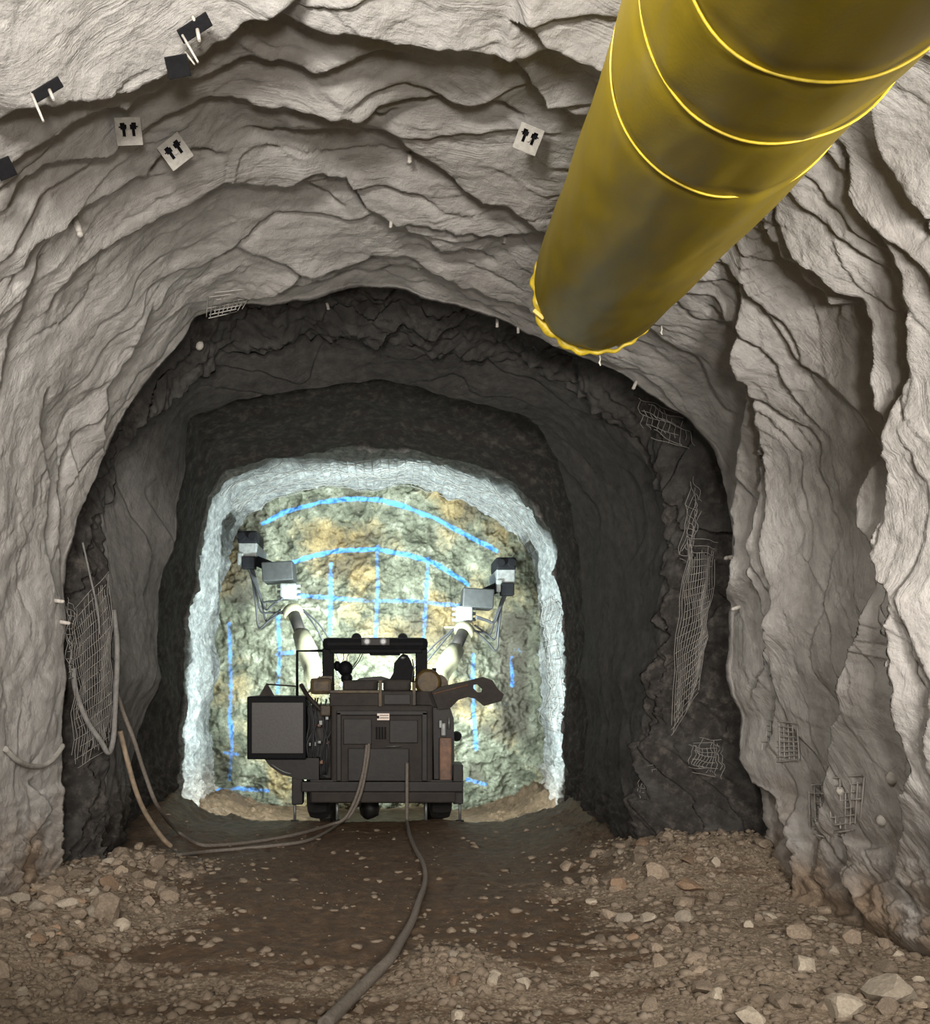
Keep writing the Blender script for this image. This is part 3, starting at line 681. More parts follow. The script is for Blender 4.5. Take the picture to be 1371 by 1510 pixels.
for x in (434.5, 497, 628, 678):
    jk = part('jack_leg', M_METAL, MB().cyl(P(x, 1180, R0 + .12), P(x, 1212, R0 + .12), .02, 10))
    sub('jack_foot', M_DARK, MB().cyl(Vector(P(x, 1212, R0 + .12)) , Vector(P(x, 1209, R0 + .12)), .055, 12), jk)
# wheels
for wx, wy in ((465.5, R0 + .62), (652.5, R0 + .62), (465.5, R0 + 2.6), (652.5, R0 + 2.6)):
    c = P(wx, 1000, R0); c = Vector((c.x, wy, 0.40 if wy < 14 else 0.03)); hw = 0.15
    prof = [(-hw, .20), (-hw, .34), (-hw * .8, .42), (-hw * .3, .44), (hw * .3, .44), (hw * .8, .42), (hw, .34), (hw, .20)]
    mb = MB(); n = 32; vs = []; fs = []
    for i in range(n):
        an = 2 * math.pi * i / n
        for j, (ax, r_) in enumerate(prof):
            r2 = r_ - (0.015 if (i % 2 and 2 <= j <= 5) else 0)
            vs.append(c + Vector((ax, math.cos(an) * r2, math.sin(an) * r2)))
    m_ = len(prof)
    for i in range(n):
        for j in range(m_ - 1):
            fs.append((i * m_ + j, i * m_ + j + 1, ((i + 1) % n) * m_ + j + 1, ((i + 1) % n) * m_ + j))
    mb.add(vs, fs, False); wh = part('wheel', M_TYRE, mb)
    sub('rim', M_YELLOW, MB().cyl(c - Vector((.1, 0, 0)), c + Vector((.1, 0, 0)), .21, 20), wh)
# axle differential seen under the belly
part('axle', M_DARK, MB().cyl(P(478, 1178, R0 + .6), P(640, 1178, R0 + .6), .06, 12).blob(P(545, 1192, R0 + .6), (.13, .12, .17), 3))
# canopy with posts
CY0 = 13.05
cn = part('canopy', M_BLACK, MB().rect(475, 631, 940, 959, CY0, CY0 + .5, .07).rect(486, 622, 957, 963, CY0 + .02, CY0 + .45, .01).rect(545, 590, 961, 966, CY0 + .1, CY0 + .4, .01))
lb = sub('lamp_bar', M_DARK, MB().rect(532, 575, 941, 952, CY0 - .04, CY0 + .02, .012), cn)
for x in (541, 565): sub('rear_lamp', M_LENS, MB().tube([P(x, 946, CY0 - .02), P(x, 946, CY0 - .05), P(x, 946, CY0 - .06)], [.05, .05, .03], 16), cn)
for x0, x1, yb in ((475, 492, 1003), (613, 630, 992)):
    part('canopy_post', M_BLACK, MB().rect(x0, x1, 956, yb + 18, CY0 + .05, CY0 + .18, .015))
    part('canopy_post', M_BLACK, MB().rect(x0 + 2, x0 + 9, 956, yb + 14, CY0 + .4, CY0 + .47, .01))
part('side_guard', M_BLACK, MB().tube([P(438, 1030, CY0 + .1), P(438, 960, CY0 + .1), P(480, 959.5, CY0 + .1)], .02, 8))
# seats and controls
s1 = part('operator_seat', M_BLACK, MB().blob(P(509, 986, 13.4), (.115, .07, .11), 4, 2, .06).blob(P(511, 1000, 13.4), (.085, .08, .09), 5, 2, .06))
sub('headrest', M_BLACK, MB().blob(P(497, 982, 13.4), (.05, .05, .075), 6, 2, .06), s1)
s2 = part('control_console', M_BLACK, MB().prism([(572, 1006), (580, 992), (581, 978), (590, 967), (594, 964), (601, 966), (606, 975), (611, 990), (611, 1006)], 13.35, 13.6))
sub('console_lamp', M_METAL, MB().blob(P(594, 970, 13.33), (.04, .02, .025), 7, 2, .1), s2)
sub('lever', M_METAL, MB().tube([P(607, 1005, 13.3), P(610, 985, 13.3), P(608, 972, 13.3)], .01, 6), s2)
for pts_ in ([(505, 978), (507, 970), (506, 963)], [(511, 976), (512, 968), (515, 963)], [(519, 985), (527, 973), (532, 963)], [(520, 987), (530, 974), (535, 963)]):
    part('antenna_wire', M_BLACK, MB().tube([P(x, y, 13.38) for x, y in pts_], .006, 5))
part('dashboard', M_DARK, MB().prism([(521, 1006), (530, 1000), (548, 998), (562, 997), (575, 1001), (580, 1008)], 13.3, 13.5))
# lit headlamps on the front
for lx, lz in ((-0.48, 2.50), (0.18, 2.50), (-1.25, 1.1), (0.95, 1.1)):
    h = part('headlamp', M_BLACK, MB().tube([(lx, 13.46, lz), (lx, 13.56, lz)], [.05, .075], 14))
    sub('headlamp_lens', M_LIT, MB().cyl((lx, 13.555, lz), (lx, 13.575, lz), .065, 14), h)
for bc, bh in (((-1.12, 13.45, 1.1), (.15, .015, .02)), ((.82, 13.45, 1.1), (.15, .015, .02)), ((.18, 13.5, 2.42), (.03, .06, .05)), ((-.48, 13.5, 2.42), (.03, .06, .05))): part('headlamp_bracket', M_BLACK, MB().box(bc, bh, None, .004))

h = part('headlamp', M_BLACK, MB().tube([(-.15, 15.6, 1.45), (-.15, 15.76, 1.45)], [.06, .09], 14)); sub('headlamp_lens', M_LIT, MB().cyl((-.15, 15.755, 1.45), (-.15, 15.775, 1.45), .075, 14), h)
part('front_carrier', M_DARK, MB().box((-.15, 14.6, 0.95), (.62, 1.05, .35), None, .05).box((-.15, 15.45, 1.3), (.25, .2, .12), None, .03))
# booms
def boom(side, pts, name_label):
    """pts: base, sleeve end, tube end, bracket, block, head (pixel x, y, depth)"""
    b0, b1, b2, b3, b4, b5 = [P(*p) for p in pts]
    bm_ = part('boom', M_CREAM, MB().tube([b0, b0.lerp(b1, .25), b0.lerp(b1, .3), b0.lerp(b1, .6), b0.lerp(b1, .62), b1], [.17, .17, .15, .15, .165, .135], 18))
    o = sub('boom_tube', M_DARK, MB().cyl(b1.lerp(b0, .15), b2, .095, 16), bm_)
    o['label'] = 'dark inner tube of the boom'
    col = MB().tube([b2.lerp(b1, .25), b2.lerp(b1, .05), b2], [.16, .16, .13], 18)
    col.cyl(b2 + Vector((-.34 if side > 0 else -.05, 0, -.0)), b2 + Vector((.05 if side > 0 else .36, 0, 0)), .018, 8)
    sub('collar', M_CREAM, col, bm_)
    br = MB()
    for k in range(3): br.cyl(b3 + Vector((-.19, 0, -.09 + .09 * k)), b3 + Vector((.19, 0, -.08 + .09 * k)), .028, 10)
    br.box(b3, (.13, .14, .13), None, .03)
    sub('wrist_bracket', M_METAL, br, bm_)
    sub('rotation_block', M_BLOCK, MB().box(b4, (.25, .30, .155), Matrix.Rotation(.06 * side, 3, 'Y'), .02), bm_)
    link = MB().tube([b4 + Vector((0, .05, .05)), b5 + Vector((0, .1, -.12))], .09, 10)
    sub('link_arm', M_BLACK, link, bm_)
    # feed beam pointing at the face
    f = sub('feed_beam', M_METAL, MB().box(b5 + Vector((0, .55, 0)), (.15, .62, .115), None, .02).box(b5 + Vector((-.11, -.02, -.16)), (.05, .1, .10), None, .02), bm_)
    dm = MB().box(b5 + Vector((0, .3, .20)), (.16, .42, .10), None, .03)
    for k in (-1, 1): dm.cyl(b5 + Vector((.09 * k, -.18, .20)), b5 + Vector((.09 * k, .1, .20)), .065, 12)
    sub('drill_motor', M_BLACK, dm, bm_)
    sub('drill_rod', M_METAL, MB().cyl(b5 + Vector((0, .6, .2)), b5 + Vector((0, 1.35, .2)), .022, 8), bm_)
    sub('feed_foot', M_BLACK, MB().box(b5 + Vector((.02, -.04, -.22)), (.11, .10, .10), None, .02), bm_)
    for k in range(5):
        rr = random.Random(side * 10 + k); s0 = b5 + Vector((rr.uniform(-.05, .1) * -side, -.02, -.25)); e0 = b2 + Vector((side * rr.uniform(.1, .2), rr.uniform(-.05, .1), rr.uniform(-.1, .2)))
        mid = s0.lerp(e0, .5) + Vector((side * rr.uniform(.0, .15), 0, -rr.uniform(.15, .75)))
        sub('boom_hose', M_RUBBER, MB().tube(spline([s0, mid.lerp(s0, .35), mid, mid.lerp(e0, .4), e0], 6), .018, 6), bm_)
    for k in range(2):
        sub('boom_hose', M_RUBBER, MB().tube(spline([b2 + Vector((-side * .16, 0, 0)), b1 + Vector((-side * (.26 + .1 * k), 0, .05)), b0 + Vector((-side * (.32 + .12 * k), 0, .1))], 6), .014, 6), bm_)
    return bm_
boom(-1, [(470, 1010, 14.3), (444, 935, 14.9), (430, 897, 15.2), (426, 873, 15.35), (412, 845, 15.5), (366, 811, 15.5)], 'l')['label'] = 'cream boom raised to the upper left with its drill feed'
boom(1, [(638, 1012, 14.3), (672, 958, 14.9), (686, 925, 15.2), (684, 906, 15.35), (703, 884, 15.5), (745, 850, 15.5)], 'r')['label'] = 'cream boom raised to the upper right with its drill feed'

# ------------------------------------------------------------------ hoses and cables
M_CABLE = simple('dusty_cable', (0.17, 0.145, 0.12), 0.75, var=0.3, scale=40)
def floor_path(pts): return [fl(x, y, z) for x, y, z in pts]
p = floor_path([(478, 1522, .04), (521, 1478, .04), (553, 1444, .035), (577, 1418, .03), (592, 1392, .03), (607, 1365, .028), (617, 1335, .025), (627, 1303, .025), (624, 1278, .025), (612, 1255, .025), (604, 1235, .025), (601, 1219, .025)]) + [P(600, 1205, 12.55), P(600, 1160, 12.58), P(600, 1125, 12.6)]
n_ = len(p); sp = spline(p, 8)
tag(MB().tube(sp, [0.042 - 0.018 * min(1, i / (len(sp) * .55)) for i in range(len(sp))], 10).build('trailing_cable', M_CABLE), 'thick grey power cable winding along the floor from camera to the rig', 'cable')
# two hoses coming off the left wall to the back of the rig
d = 9.9
w1 = [P(172, 1020, 9.35), P(182, 1052, 9.4), P(197, 1090, 9.5), P(213, 1140, 9.7), P(233, 1190, 9.9)] + floor_path([(262, 1232, .05), (292, 1247, .02), (320, 1249, .02), (380, 1243, .02), (440, 1232, .02), (485, 1219, .02)]) + [P(508, 1207, 12.45), P(524, 1178, 12.55), P(535, 1140, 12.6), P(541, 1098, 12.62)]
tag(MB().tube(spline(w1, 8), .022, 8).build('hose', M_CABLE), 'grey hose dropping off the left wall and curving along the floor to the rig', 'hose', 'hoses at the left wall')
w2 = [P(177, 1078, 9.35), P(186, 1115, 9.4), P(200, 1165, 9.55), P(215, 1200, 9.7), P(238, 1234, 9.9)]; w2.append(w2[-1] + Vector((.08, .1, -.12)))
tag(MB().tube(spline(w2, 8), .026, 8).build('hose', simple('tan_hose', (0.30, 0.23, 0.16), 0.7)), 'tan hose hanging straight from the left wall into the rubble', 'hose', 'hoses at the left wall')
w3 = floor_path([(262, 1264, .02), (300, 1259, .02), (345, 1255, .02), (400, 1250, .02), (450, 1243, .02), (480, 1230, .02), (500, 1216, .02)]) + [P(516, 1203, 12.45), P(532, 1170, 12.56), P(542, 1120, 12.6), P(544, 1096, 12.62)]
tag(MB().tube(spline(w3, 8), .021, 8).build('hose', M_CABLE), 'lower grey hose lying on the mud and rising to the rig hatch', 'hose', 'hoses at the left wall')
# slack cable looped on the near left wall
w4 = [surf(x, y, .03, 6) for x, y in ((2, 1105), (20, 1122), (40, 1131), (60, 1130), (76, 1118), (88, 1100))]
tag(MB().tube(spline(w4, 8), .024, 8).build('wall_cable', simple('splashed_cable', (0.33, 0.31, 0.28), 0.8)), 'concrete-splashed cable sagging in a loop on the left wall', 'cable')
w5 = [P(108, 985, 8.75), P(112, 1020, 8.8), P(128, 1062, 8.85), P(148, 1092, 8.9), P(160, 1110, 8.95), P(167, 1090, 9.0), P(170, 1040, 9.1), P(173, 960, 9.2), P(168, 900, 9.25)]
tag(MB().tube(spline(w5, 8), .026, 8).build('wall_hose', simple('grey_hose', (0.17, 0.163, 0.152), 0.8)), 'dusty hose hanging in a sharp loop over the mesh in the left recess', 'hose')
w6 = [P(122, 800, 8.85), P(133, 850, 8.9), P(144, 900, 8.95), P(147, 935, 9.0)]
tag(MB().tube(spline(w6, 8), .010, 6).build('wall_wire', MATS['grey_hose']), 'thin wire slanting across the dark rock of the left recess', 'wire')

# ------------------------------------------------------------------ wire mesh
M_WIRE = simple('dusty_mesh_wire', (0.22, 0.207, 0.188), 0.7, var=0.3, bmp=0)
simple('splashed_wire', (0.42, 0.40, 0.37), 0.8, var=0.15, bmp=0)
def mesh_patch(quad, nu, nv, label, r=.0032, bulge=0.0, seed=0, ragged=0.12, onsurf=False):
    """quad: four (px, py, depth) corners; wires one by one as parts"""
    q = [Vector(P(*c)) if len(c) == 3 else surf(c[0], c[1], .025, 7) for c in quad]
    root = empty('wire_mesh', q[3], label, 'wire mesh', 'reinforcement mesh showing through the concrete')
    rr = random.Random(seed)
    def pt(u, v):
        pnt = (q[0] * (1 - u) + q[1] * u) * (1 - v) + (q[3] * (1 - u) + q[2] * u) * v
        if onsurf:
            px_ = CX + F * pnt.x / pnt.y; py_ = CY - F * (pnt.z - ZC) / pnt.y
            return surf(px_, py_, .03, 11)
        k = bulge * math.sin(math.pi * u) * math.sin(math.pi * v) + .06 * float(perlin(np.array(u * 3.), np.array(v * 4. + seed), 210))
        w_ = .05 * float(perlin(np.array(u * 2.), np.array(v * 5. + seed), 212)); return pnt + Vector((w_, -k, w_ * .5))
    up, across = MB(), MB()
    for i in range(nu + 1):
        u = i / nu; a = rr.uniform(0, ragged); b_ = 1 - rr.uniform(0, ragged)
        up.tube([pt(u, a + (b_ - a) * k / 10) for k in range(11)], r, 4, False)
    for j in range(nv + 1):
        v = j / nv; a = rr.uniform(0, ragged); b_ = 1 - rr.uniform(0, ragged)
        across.tube([pt(a + (b_ - a) * k / 10, v) for k in range(11)], r, 4, False)
    mw = MATS['splashed_wire'] if onsurf else M_WIRE
    up.build('upright_wires', mw, root); across.build('cross_wires', mw, root)
    return root
mesh_patch([(104, 905, 8.75), (163, 840, 9.15), (166, 1100, 9.15), (110, 1135, 8.75)], 22, 16, 'wire mesh sheet hanging over the dark recess beside the left wall', bulge=-.1, seed=1)
mesh_patch([(98, 880, 8.66), (112, 900, 8.75), (108, 1000, 8.75), (100, 1000, 8.66)], 4, 12, 'narrow strip of mesh at the edge of the left recess', seed=2)
mesh_patch([(1012, 790, 9.1), (1060, 800, 8.95), (1030, 1020, 9.0), (985, 1090, 9.2)], 18, 26, 'wire mesh sheet curling off the right side recess', bulge=.12, seed=3)
mesh_patch([(1022, 700, 9.2), (1036, 740, 9.1), (1016, 830, 9.1), (1000, 820, 9.2)], 5, 12, 'torn pointed end of mesh above the right recess', seed=4, ragged=.3)
mesh_patch([(1020, 1090, 8.95), (1065, 1090, 8.85), (1065, 1150, 8.85), (1015, 1135, 8.95)], 10, 8, 'mesh corner bent over rubble at the foot of the right recess', seed=5, ragged=.25)
mesh_patch([(945, 1130, 9.5), (978, 1125, 9.4), (968, 1190, 9.4), (940, 1178, 9.5)], 6, 8, 'loose mesh end beside the dim inner right wall', seed=6, ragged=.3)
mesh_patch([(1116, 1060), (1185, 1068), (1188, 1122), (1113, 1130)], 11, 8, 'embedded mesh on the right wall with broken lower edge', r=.0065, seed=7, ragged=.1, onsurf=True)
mesh_patch([(1232, 1150), (1286, 1145), (1278, 1226), (1236, 1232)], 6, 7, 'embedded mesh between the two lower folds of the right wall', r=.0065, seed=8, ragged=.25, onsurf=True)
mesh_patch([(1202, 1160), (1228, 1160), (1232, 1240), (1204, 1232)], 3, 6, 'twisted mesh ends sticking out of the right wall foot', r=.0065, seed=9, ragged=.3, onsurf=True)
mesh_patch([(303, 424), (372, 416), (352, 450), (300, 462)], 9, 7, 'small square of mesh bared on the left shoulder of the crown', r=.0045, seed=10, ragged=.2, onsurf=True)
mesh_patch([(940, 585, 9.2), (1000, 610, 9.15), (1030, 668, 9.1), (950, 640, 9.25)], 9, 6, 'crumpled mesh under the lip below the duct end', seed=11, ragged=.3)
# mesh pinned to the roof and right side of the last round
def lining_mesh(t0, t1, ya, yb, dt, dr, label):
    rows = np.where(Kg[:, 0] == 7)[0]; c0, c1 = np.searchsorted(TH, [t0, t1])
    rows = rows[(Yg[rows, (c0 + c1) // 2] > ya) & (Yg[rows, (c0 + c1) // 2] < yb)]
    pts_ = V - np.stack([np.sin(Tg), 0 * Tg, np.cos(Tg)], -1) * 0.04
    root = empty('wire_mesh', Vector(V[rows[0], (c0 + c1) // 2]), label, 'wire mesh', 'reinforcement mesh showing through the concrete')
    a, b_ = MB(), MB()
    for c in range(c0, c1, dt): a.tube([pts_[r_, c] for r_ in rows[::6]], .006, 4, False)
    for r_ in rows[::dr]: b_.tube([pts_[r_, c] for c in range(c0, c1, 6)], .006, 4, False)
    a.build('long_wires', M_WIRE, root); b_.build('cross_wires', M_WIRE, root)
lining_mesh(-0.75, 0.85, 14.2, 17.0, 9, 5, 'mesh lining the floodlit roof above the rock face')
lining_mesh(1.1, 1.9, 14.2, 16.8, 9, 5, 'mesh lining the floodlit right side beside the rock face')

# ------------------------------------------------------------------ rock bolt plates and pins
M_PLATE = simple('splashed_plate', (0.40, 0.38, 0.345), 0.8, var=0.2, scale=30)
M_BOLT = simple('splashed_bolt', (0.46, 0.43, 0.385), 0.8, var=0.15, scale=30)
def frame_at(px_, py_, face_cam=0.6):
    """local axes on the lining: normal blended between surface and viewer"""
    dd = DEPTH[max(0, int(py_) - 9):int(py_) + 10, max(0, int(px_) - 9):int(px_) + 10]; dd = dd[np.isfinite(dd)]
    p_ = P(px_, py_, float(dd.min()) - .02); n_s = (Vector((0, p_.y, ZC)) - p_).normalized()
    n_c = (cam.location - p_).normalized(); n = (n_s * (1 - face_cam) + n_c * face_cam).normalized()
    x = Vector((1, 0, 0)); x = (x - n * x.dot(n)).normalized(); z = n.cross(x) * -1
    return p_, n, x, z
def bolt_plate(px_, py_, size_px, ang, label):
    p_, n, x, z = frame_at(px_, py_, .7); sz = size_px * p_.y / F
    R = Matrix((x, -n, z)).transposed() @ Matrix.Rotation(ang, 3, 'Y')
    root = empty('bolt_plate', p_ + n * .05, label, 'bolt plate', 'square bolt plates on the crown')
    N_ = 16; bm = bmesh.new(); gv = [[bm.verts.new((0, 0, 0)) for _ in range(N_ + 1)] for _ in range(N_ + 1)]
    for i in range(N_ + 1):
        for j in range(N_ + 1):
            u, v = i / N_ - .5, j / N_ - .5
            y = -.10 * max(0, .12 - math.hypot(u, v)) * 2 + .12 * max(0, abs(u) - .40)
            gv[i][j].co = Vector((u, y, v)) * sz
    def is_hole(u, v):
        for s_ in (-1, 1):
            du, dv_ = u - .21 * s_, -v - .16
            if du * du + dv_ * dv_ < .020 or (abs(du) < .06 and -.32 < dv_ < 0): return True
        return False
    for i in range(N_):
        for j in range(N_):
            if not is_hole((i + .5) / N_ - .5, (j + .5) / N_ - .5): bm.faces.new((gv[i][j], gv[i + 1][j], gv[i + 1][j + 1], gv[i][j + 1]))
    ex = bmesh.ops.extrude_face_region(bm, geom=bm.faces[:])
    for g in ex['geom']:
        if isinstance(g, bmesh.types.BMVert): g.co.y += .008
    for v in [v for v in bm.verts if not v.link_faces]: bm.verts.remove(v)
    bmesh.ops.recalc_face_normals(bm, faces=bm.faces[:])
    bm.verts.index_update()
    MB().add([root.location + R @ v.co for v in bm.verts], [[v.index for v in f.verts] for f in bm.faces]).build('plate', M_PLATE, root); bm.free()
    # bolt stub, and a black sheet standing in for the shaded hollow behind
    MB().cyl(root.location - n * .12, root.location + n * .012, .012, 10).build('bolt', M_BOLT, root)
    MB().box(root.location - n * .035, (sz * .40, .004, sz * .36), R).build('hollow_shade', M_BLACK, root)
    return root
bolt_plate(188, 190, 37, -.06, 'pale bolt plate with two holes, left of the pair on the crown')
bolt_plate(257, 220, 38, .52, 'tilted pale bolt plate with two holes, right of the pair on the crown')
bolt_plate(780, 201, 36, -.30, 'pale bolt plate with two holes on the crown beside the yellow duct')
def dark_plate(px_, py_, w_px, h_px, ang, pegs, label):
    p_, n, x, z = frame_at(px_, py_, .85); k = p_.y / F
    R = Matrix((x, -n, z)).transposed() @ Matrix.Rotation(ang, 3, 'Y')
    c = p_ + n * .07
    root = empty('dark_plate', c, label, 'bolt plate', 'dark plates on the upper left crown')
    MB().box(c, (w_px * k / 2, .006, h_px * k / 2), R, .003).build('plate', M_BLACK, root)
    for dx, dy, ex_, ey_, th in pegs:
        a = P(px_ + dx, py_ + dy, c.y - .01); b_ = P(px_ + ex_, py_ + ey_, c.y - .03)
        MB().tube([a, a.lerp(b_, .5), b_], [th * .75, th * .7, th * .55], 8).build('bolt', M_BOLT, root)
    MB().cyl(c - n * .14, c, .012, 8).build('anchor', M_BOLT, root)
dark_plate(286, 38, 50, 19, .45, [(5, 6, 8, 22, .014), (-17, 14, 6, 54, .009), (-2, -14, 0, -9, .012)], 'black plate with pale pegs on the bright upper left crown')
dark_plate(261, 95, 33, 28, .12, [(12, -18, 26, 0, .008)], 'square black plate just under the bright lip')
dark_plate(68, 129, 46, 15, .42, [(5, 4, 11, 18, .012), (-22, 8, -4, 50, .010)], 'black plate with crooked pegs near the left edge of the crown')
dark_plate(5, 246, 26, 26, .3, [], 'black plate cut by the left edge of the picture')
def pin(px_, py_, ex_, ey_, th, label, mat=None):
    a = surf(px_, py_, -.03, 4); b_ = P(ex_, ey_, a.y - .04)
    mb = MB().tube([a, a.lerp(b_, .6), b_], [th, th, th * .85], 10); mb.blob(b_, (th * 1.15,) * 3, 3, 1, .1)
    return tag(mb.build('bolt_end', mat or M_BOLT), label, 'bolt', 'bolt ends standing out of the concrete')
pin(1086, 822, 1071, 823, .022, 'white bolt end sticking out of the right wall edge')
pin(1092, 894, 1081, 898, .018, 'short bolt end lower on the same right wall edge')
pin(80, 886, 92, 887, .018, 'upper of two white bolt ends at the left wall edge')
pin(88, 917, 101, 919, .018, 'lower of two white bolt ends at the left wall edge')
pin(604, 228, 604, 238, .016, 'small white bolt end in the middle of the crown')
pin(577, 328, 576, 334, .013, 'tiny pale bolt end low in the middle of the crown')
pin(744, 350, 744, 357, .013, 'tiny pale bolt end on the crown left of the duct')
pin(617, 388, 618, 396, .016, 'stub bolt end above the crown lip')
pin(482, 448, 484, 455, .016, 'stub bolt end hanging on the crown lip left of centre')
pin(732, 470, 733, 481, .015, 'bolt end on the crown lip just left of the duct end')
pin(762, 483, 764, 490, .013, 'tiny bolt end beside the duct end')
pin(113, 322, 118, 345, .022, 'concrete-coated twin bolt on the left shoulder')
pin(937, 562, 934, 572, .016, 'short tube sticking down under the duct end')
def knob(px_, py_, r_px, label):
    p_ = surf(px_, py_, .01, 5); r_ = r_px * p_.y / F
    tag(MB().blob(p_, (r_, r_ * .8, r_ * 1.15), px_, 2, .08).build('coated_bolt_head', M_BOLT), label, 'bolt', 'concrete-coated bolt heads on the right wall')
knob(1317, 1148, 9, 'round white bolt head on the right wall above the mesh')
knob(1338, 1178, 9, 'white bolt head nearest the right edge of the picture')
knob(1302, 1210, 8, 'white bolt head right of the torn mesh')
knob(1242, 1166, 7, 'small bolt head left of the torn mesh')
knob(1153, 1191, 9, 'egg-shaped bolt head lower down between two right wall folds')
knob(293, 507, 7, 'pale lump on the dark rock behind the left shoulder')

# ------------------------------------------------------------------ rubble
def stone_mat(name, a, b_, c_):
    m, nt, N, L, bs = nodes(name); tc = N.new('ShaderNodeTexCoord').outputs['Object']
    oi = N.new('ShaderNodeObjectInfo').outputs['Random']
    n2 = noise_node(N, L, 6, 6, .7, tc)
    col_ = ramp(N, L, n2, [(.3, a), (.55, b_), (.75, c_)])
    hs = N.new('ShaderNodeHueSaturation'); L.new(col_, hs.inputs['Color'])
    L.new(addm(N, L, addm(N, L, oi, .7, 'MULTIPLY'), .65), hs.inputs['Value']); L.new(hs.outputs[0], bs.inputs['Base Color'])
    bs.inputs['Roughness'].default_value = .85; bump(N, L, n2, .4, .02, bs); return m
M_STONE = stone_mat('tan_stone', (.17, .128, .09), (.27, .212, .155), (.40, .33, .255))
M_RED = stone_mat('reddish_stone', (.21, .135, .085), (.31, .21, .135), (.41, .30, .21))
M_PALE = stone_mat('pale_stone', (.30, .25, .19), (.42, .36, .28), (.54, .48, .39))
STONES = []
for k in range(14):
    bm = bmesh.new(); bmesh.ops.create_icosphere(bm, subdivisions=2, radius=1.0); r = random.Random(300 + k)
    pl = []
    for _ in range(11):
        v = Vector((r.gauss(0, 1), r.gauss(0, 1), r.gauss(0, 1))).normalized(); pl.append((v, r.uniform(.45, .82)))
    for v in bm.verts:
        for nn, dd in pl:
            t = v.co.dot(nn) - dd
            if t > 0: v.co -= nn * t
    sc_ = (r.uniform(.85, 1.15), r.uniform(.7, 1.0), r.uniform(.5, .75))
    for v in bm.verts: v.co = Vector((v.co.x * sc_[0], v.co.y * sc_[1], v.co.z * sc_[2])) * 1.25
    me = bpy.data.meshes.new('rubble_stone'); bm.to_mesh(me); bm.free()
    STONES.append(me)
STONE_MESH = {}
def stone(loc, r_, mat, label, group, seed, flat=1.0):
    rr = random.Random(seed); key = (rr.randrange(14), mat.name)
    if key not in STONE_MESH:
        me = STONES[key[0]].copy(); me.materials.append(mat); STONE_MESH[key] = me
    o = bpy.data.objects.new('rubble_stone', STONE_MESH[key]); COL.objects.link(o)
    o.location = loc; o.rotation_euler = (rr.uniform(-.35, .35), rr.uniform(-.35, .35), rr.uniform(0, 6.28)); o.scale = (r_, r_, r_ * flat)
    return tag(o, label, 'stone', group)
BIG = [(76, 1316, 54, 'long grey stone at the foot of the left wall', M_STONE), (150, 1343, 60, 'largest tan boulder at the inner end of the left heap', M_STONE),
       (98, 1332, 32, 'wedge of stone between the two big boulders of the left heap', M_PALE), (158, 1302, 36, 'reddish block on top of the left heap beside the recess', M_RED),
       (115, 1348, 26, 'small stone tucked below the largest boulder', M_STONE), (18, 1306, 34, 'rounded stone against the left wall at the picture edge', M_STONE),
       (180, 1285, 26, 'grey stone at the back of the left heap', M_STONE), (232, 1272, 30, 'stone where the tan hose ends', M_STONE),
       (966, 1287, 38, 'flat grey stone at the back of the right bank', M_STONE), (1018, 1306, 36, 'reddish stone on the right bank below the dark recess', M_RED),
       (1010, 1330, 40, 'broad tan stone on the right bank', M_STONE), (921, 1356, 28, 'pale stone at the inner edge of the right bank', M_PALE),
       (838, 1300, 22, 'first stone of the right bank beside the dark mud', M_STONE), (872, 1330, 18, 'small pale stone on the inner right bank', M_PALE),
       (1228, 1403, 24, 'pale stone below the right wall foot', M_PALE), (1320, 1465, 90, 'large pale boulder in the lower right corner', M_PALE), (1245, 1490, 60, 'boulder left of the corner boulder on the right', M_PALE),
       (1110, 1500, 46, 'flat stone at the bottom edge on the right bank', M_PALE), (1182, 1478, 34, 'stone between the boulders at the lower right', M_STONE),
       (667, 1410, 20, 'rounded stone on top of the gravel mound', M_PALE), (650, 1428, 24, 'stone on the left side of the gravel mound', M_STONE),
       (727, 1446, 26, 'left of the pale stone cluster on the muddy floor', M_PALE), (772, 1450, 26, 'right of the pale stone cluster on the muddy floor', M_PALE),
       (729, 1436, 17, 'small stone behind the pale stone cluster', M_PALE), (764, 1438, 22, 'back stone of the pale cluster on the muddy floor', M_PALE),
       (696, 1373, 16, 'lone pale stone in the middle of the dark mud', M_PALE), (676, 1500, 26, 'stone at the bottom edge in front of the gravel mound', M_PALE), (676, 1487, 12, 'pebble on the stone at the bottom edge', M_PALE),
       (790, 1495, 16, 'lone stone near the bottom edge right of the mound', M_PALE), (620, 1417, 9, 'upright pebble beside the trailing cable', M_PALE)]
for k, (x, y, wpx, lab, mt) in enumerate(BIG):
    p_ = fl(x, y + wpx * .12); r_ = wpx * .5 * p_.y / F
    stone(p_ + Vector((0, 0, r_ * .22)), r_, mt, lab, None, 900 + k)
rr = random.Random(5)
def visible(p_):
    x = CX + F * p_[0] / p_[1]; y = CY - F * (p_[2] - ZC) / p_[1]; return -10 < x < 1380 and 1100 < y < 1520
ONES = ['', 'first', 'second', 'third', 'fourth', 'fifth', 'sixth', 'seventh', 'eighth', 'ninth', 'tenth', 'eleventh', 'twelfth', 'thirteenth', 'fourteenth', 'fifteenth', 'sixteenth', 'seventeenth', 'eighteenth', 'nineteenth']
def ordinal(n):
    if n < 20: return ONES[n]
    d, u = divmod(n, 10); w_ = ['', '', 'twent', 'thirt', 'fort', 'fift', 'sixt', 'sevent', 'eight', 'ninet'][d]
    return w_ + ('ieth' if u == 0 else 'y-' + ONES[u])
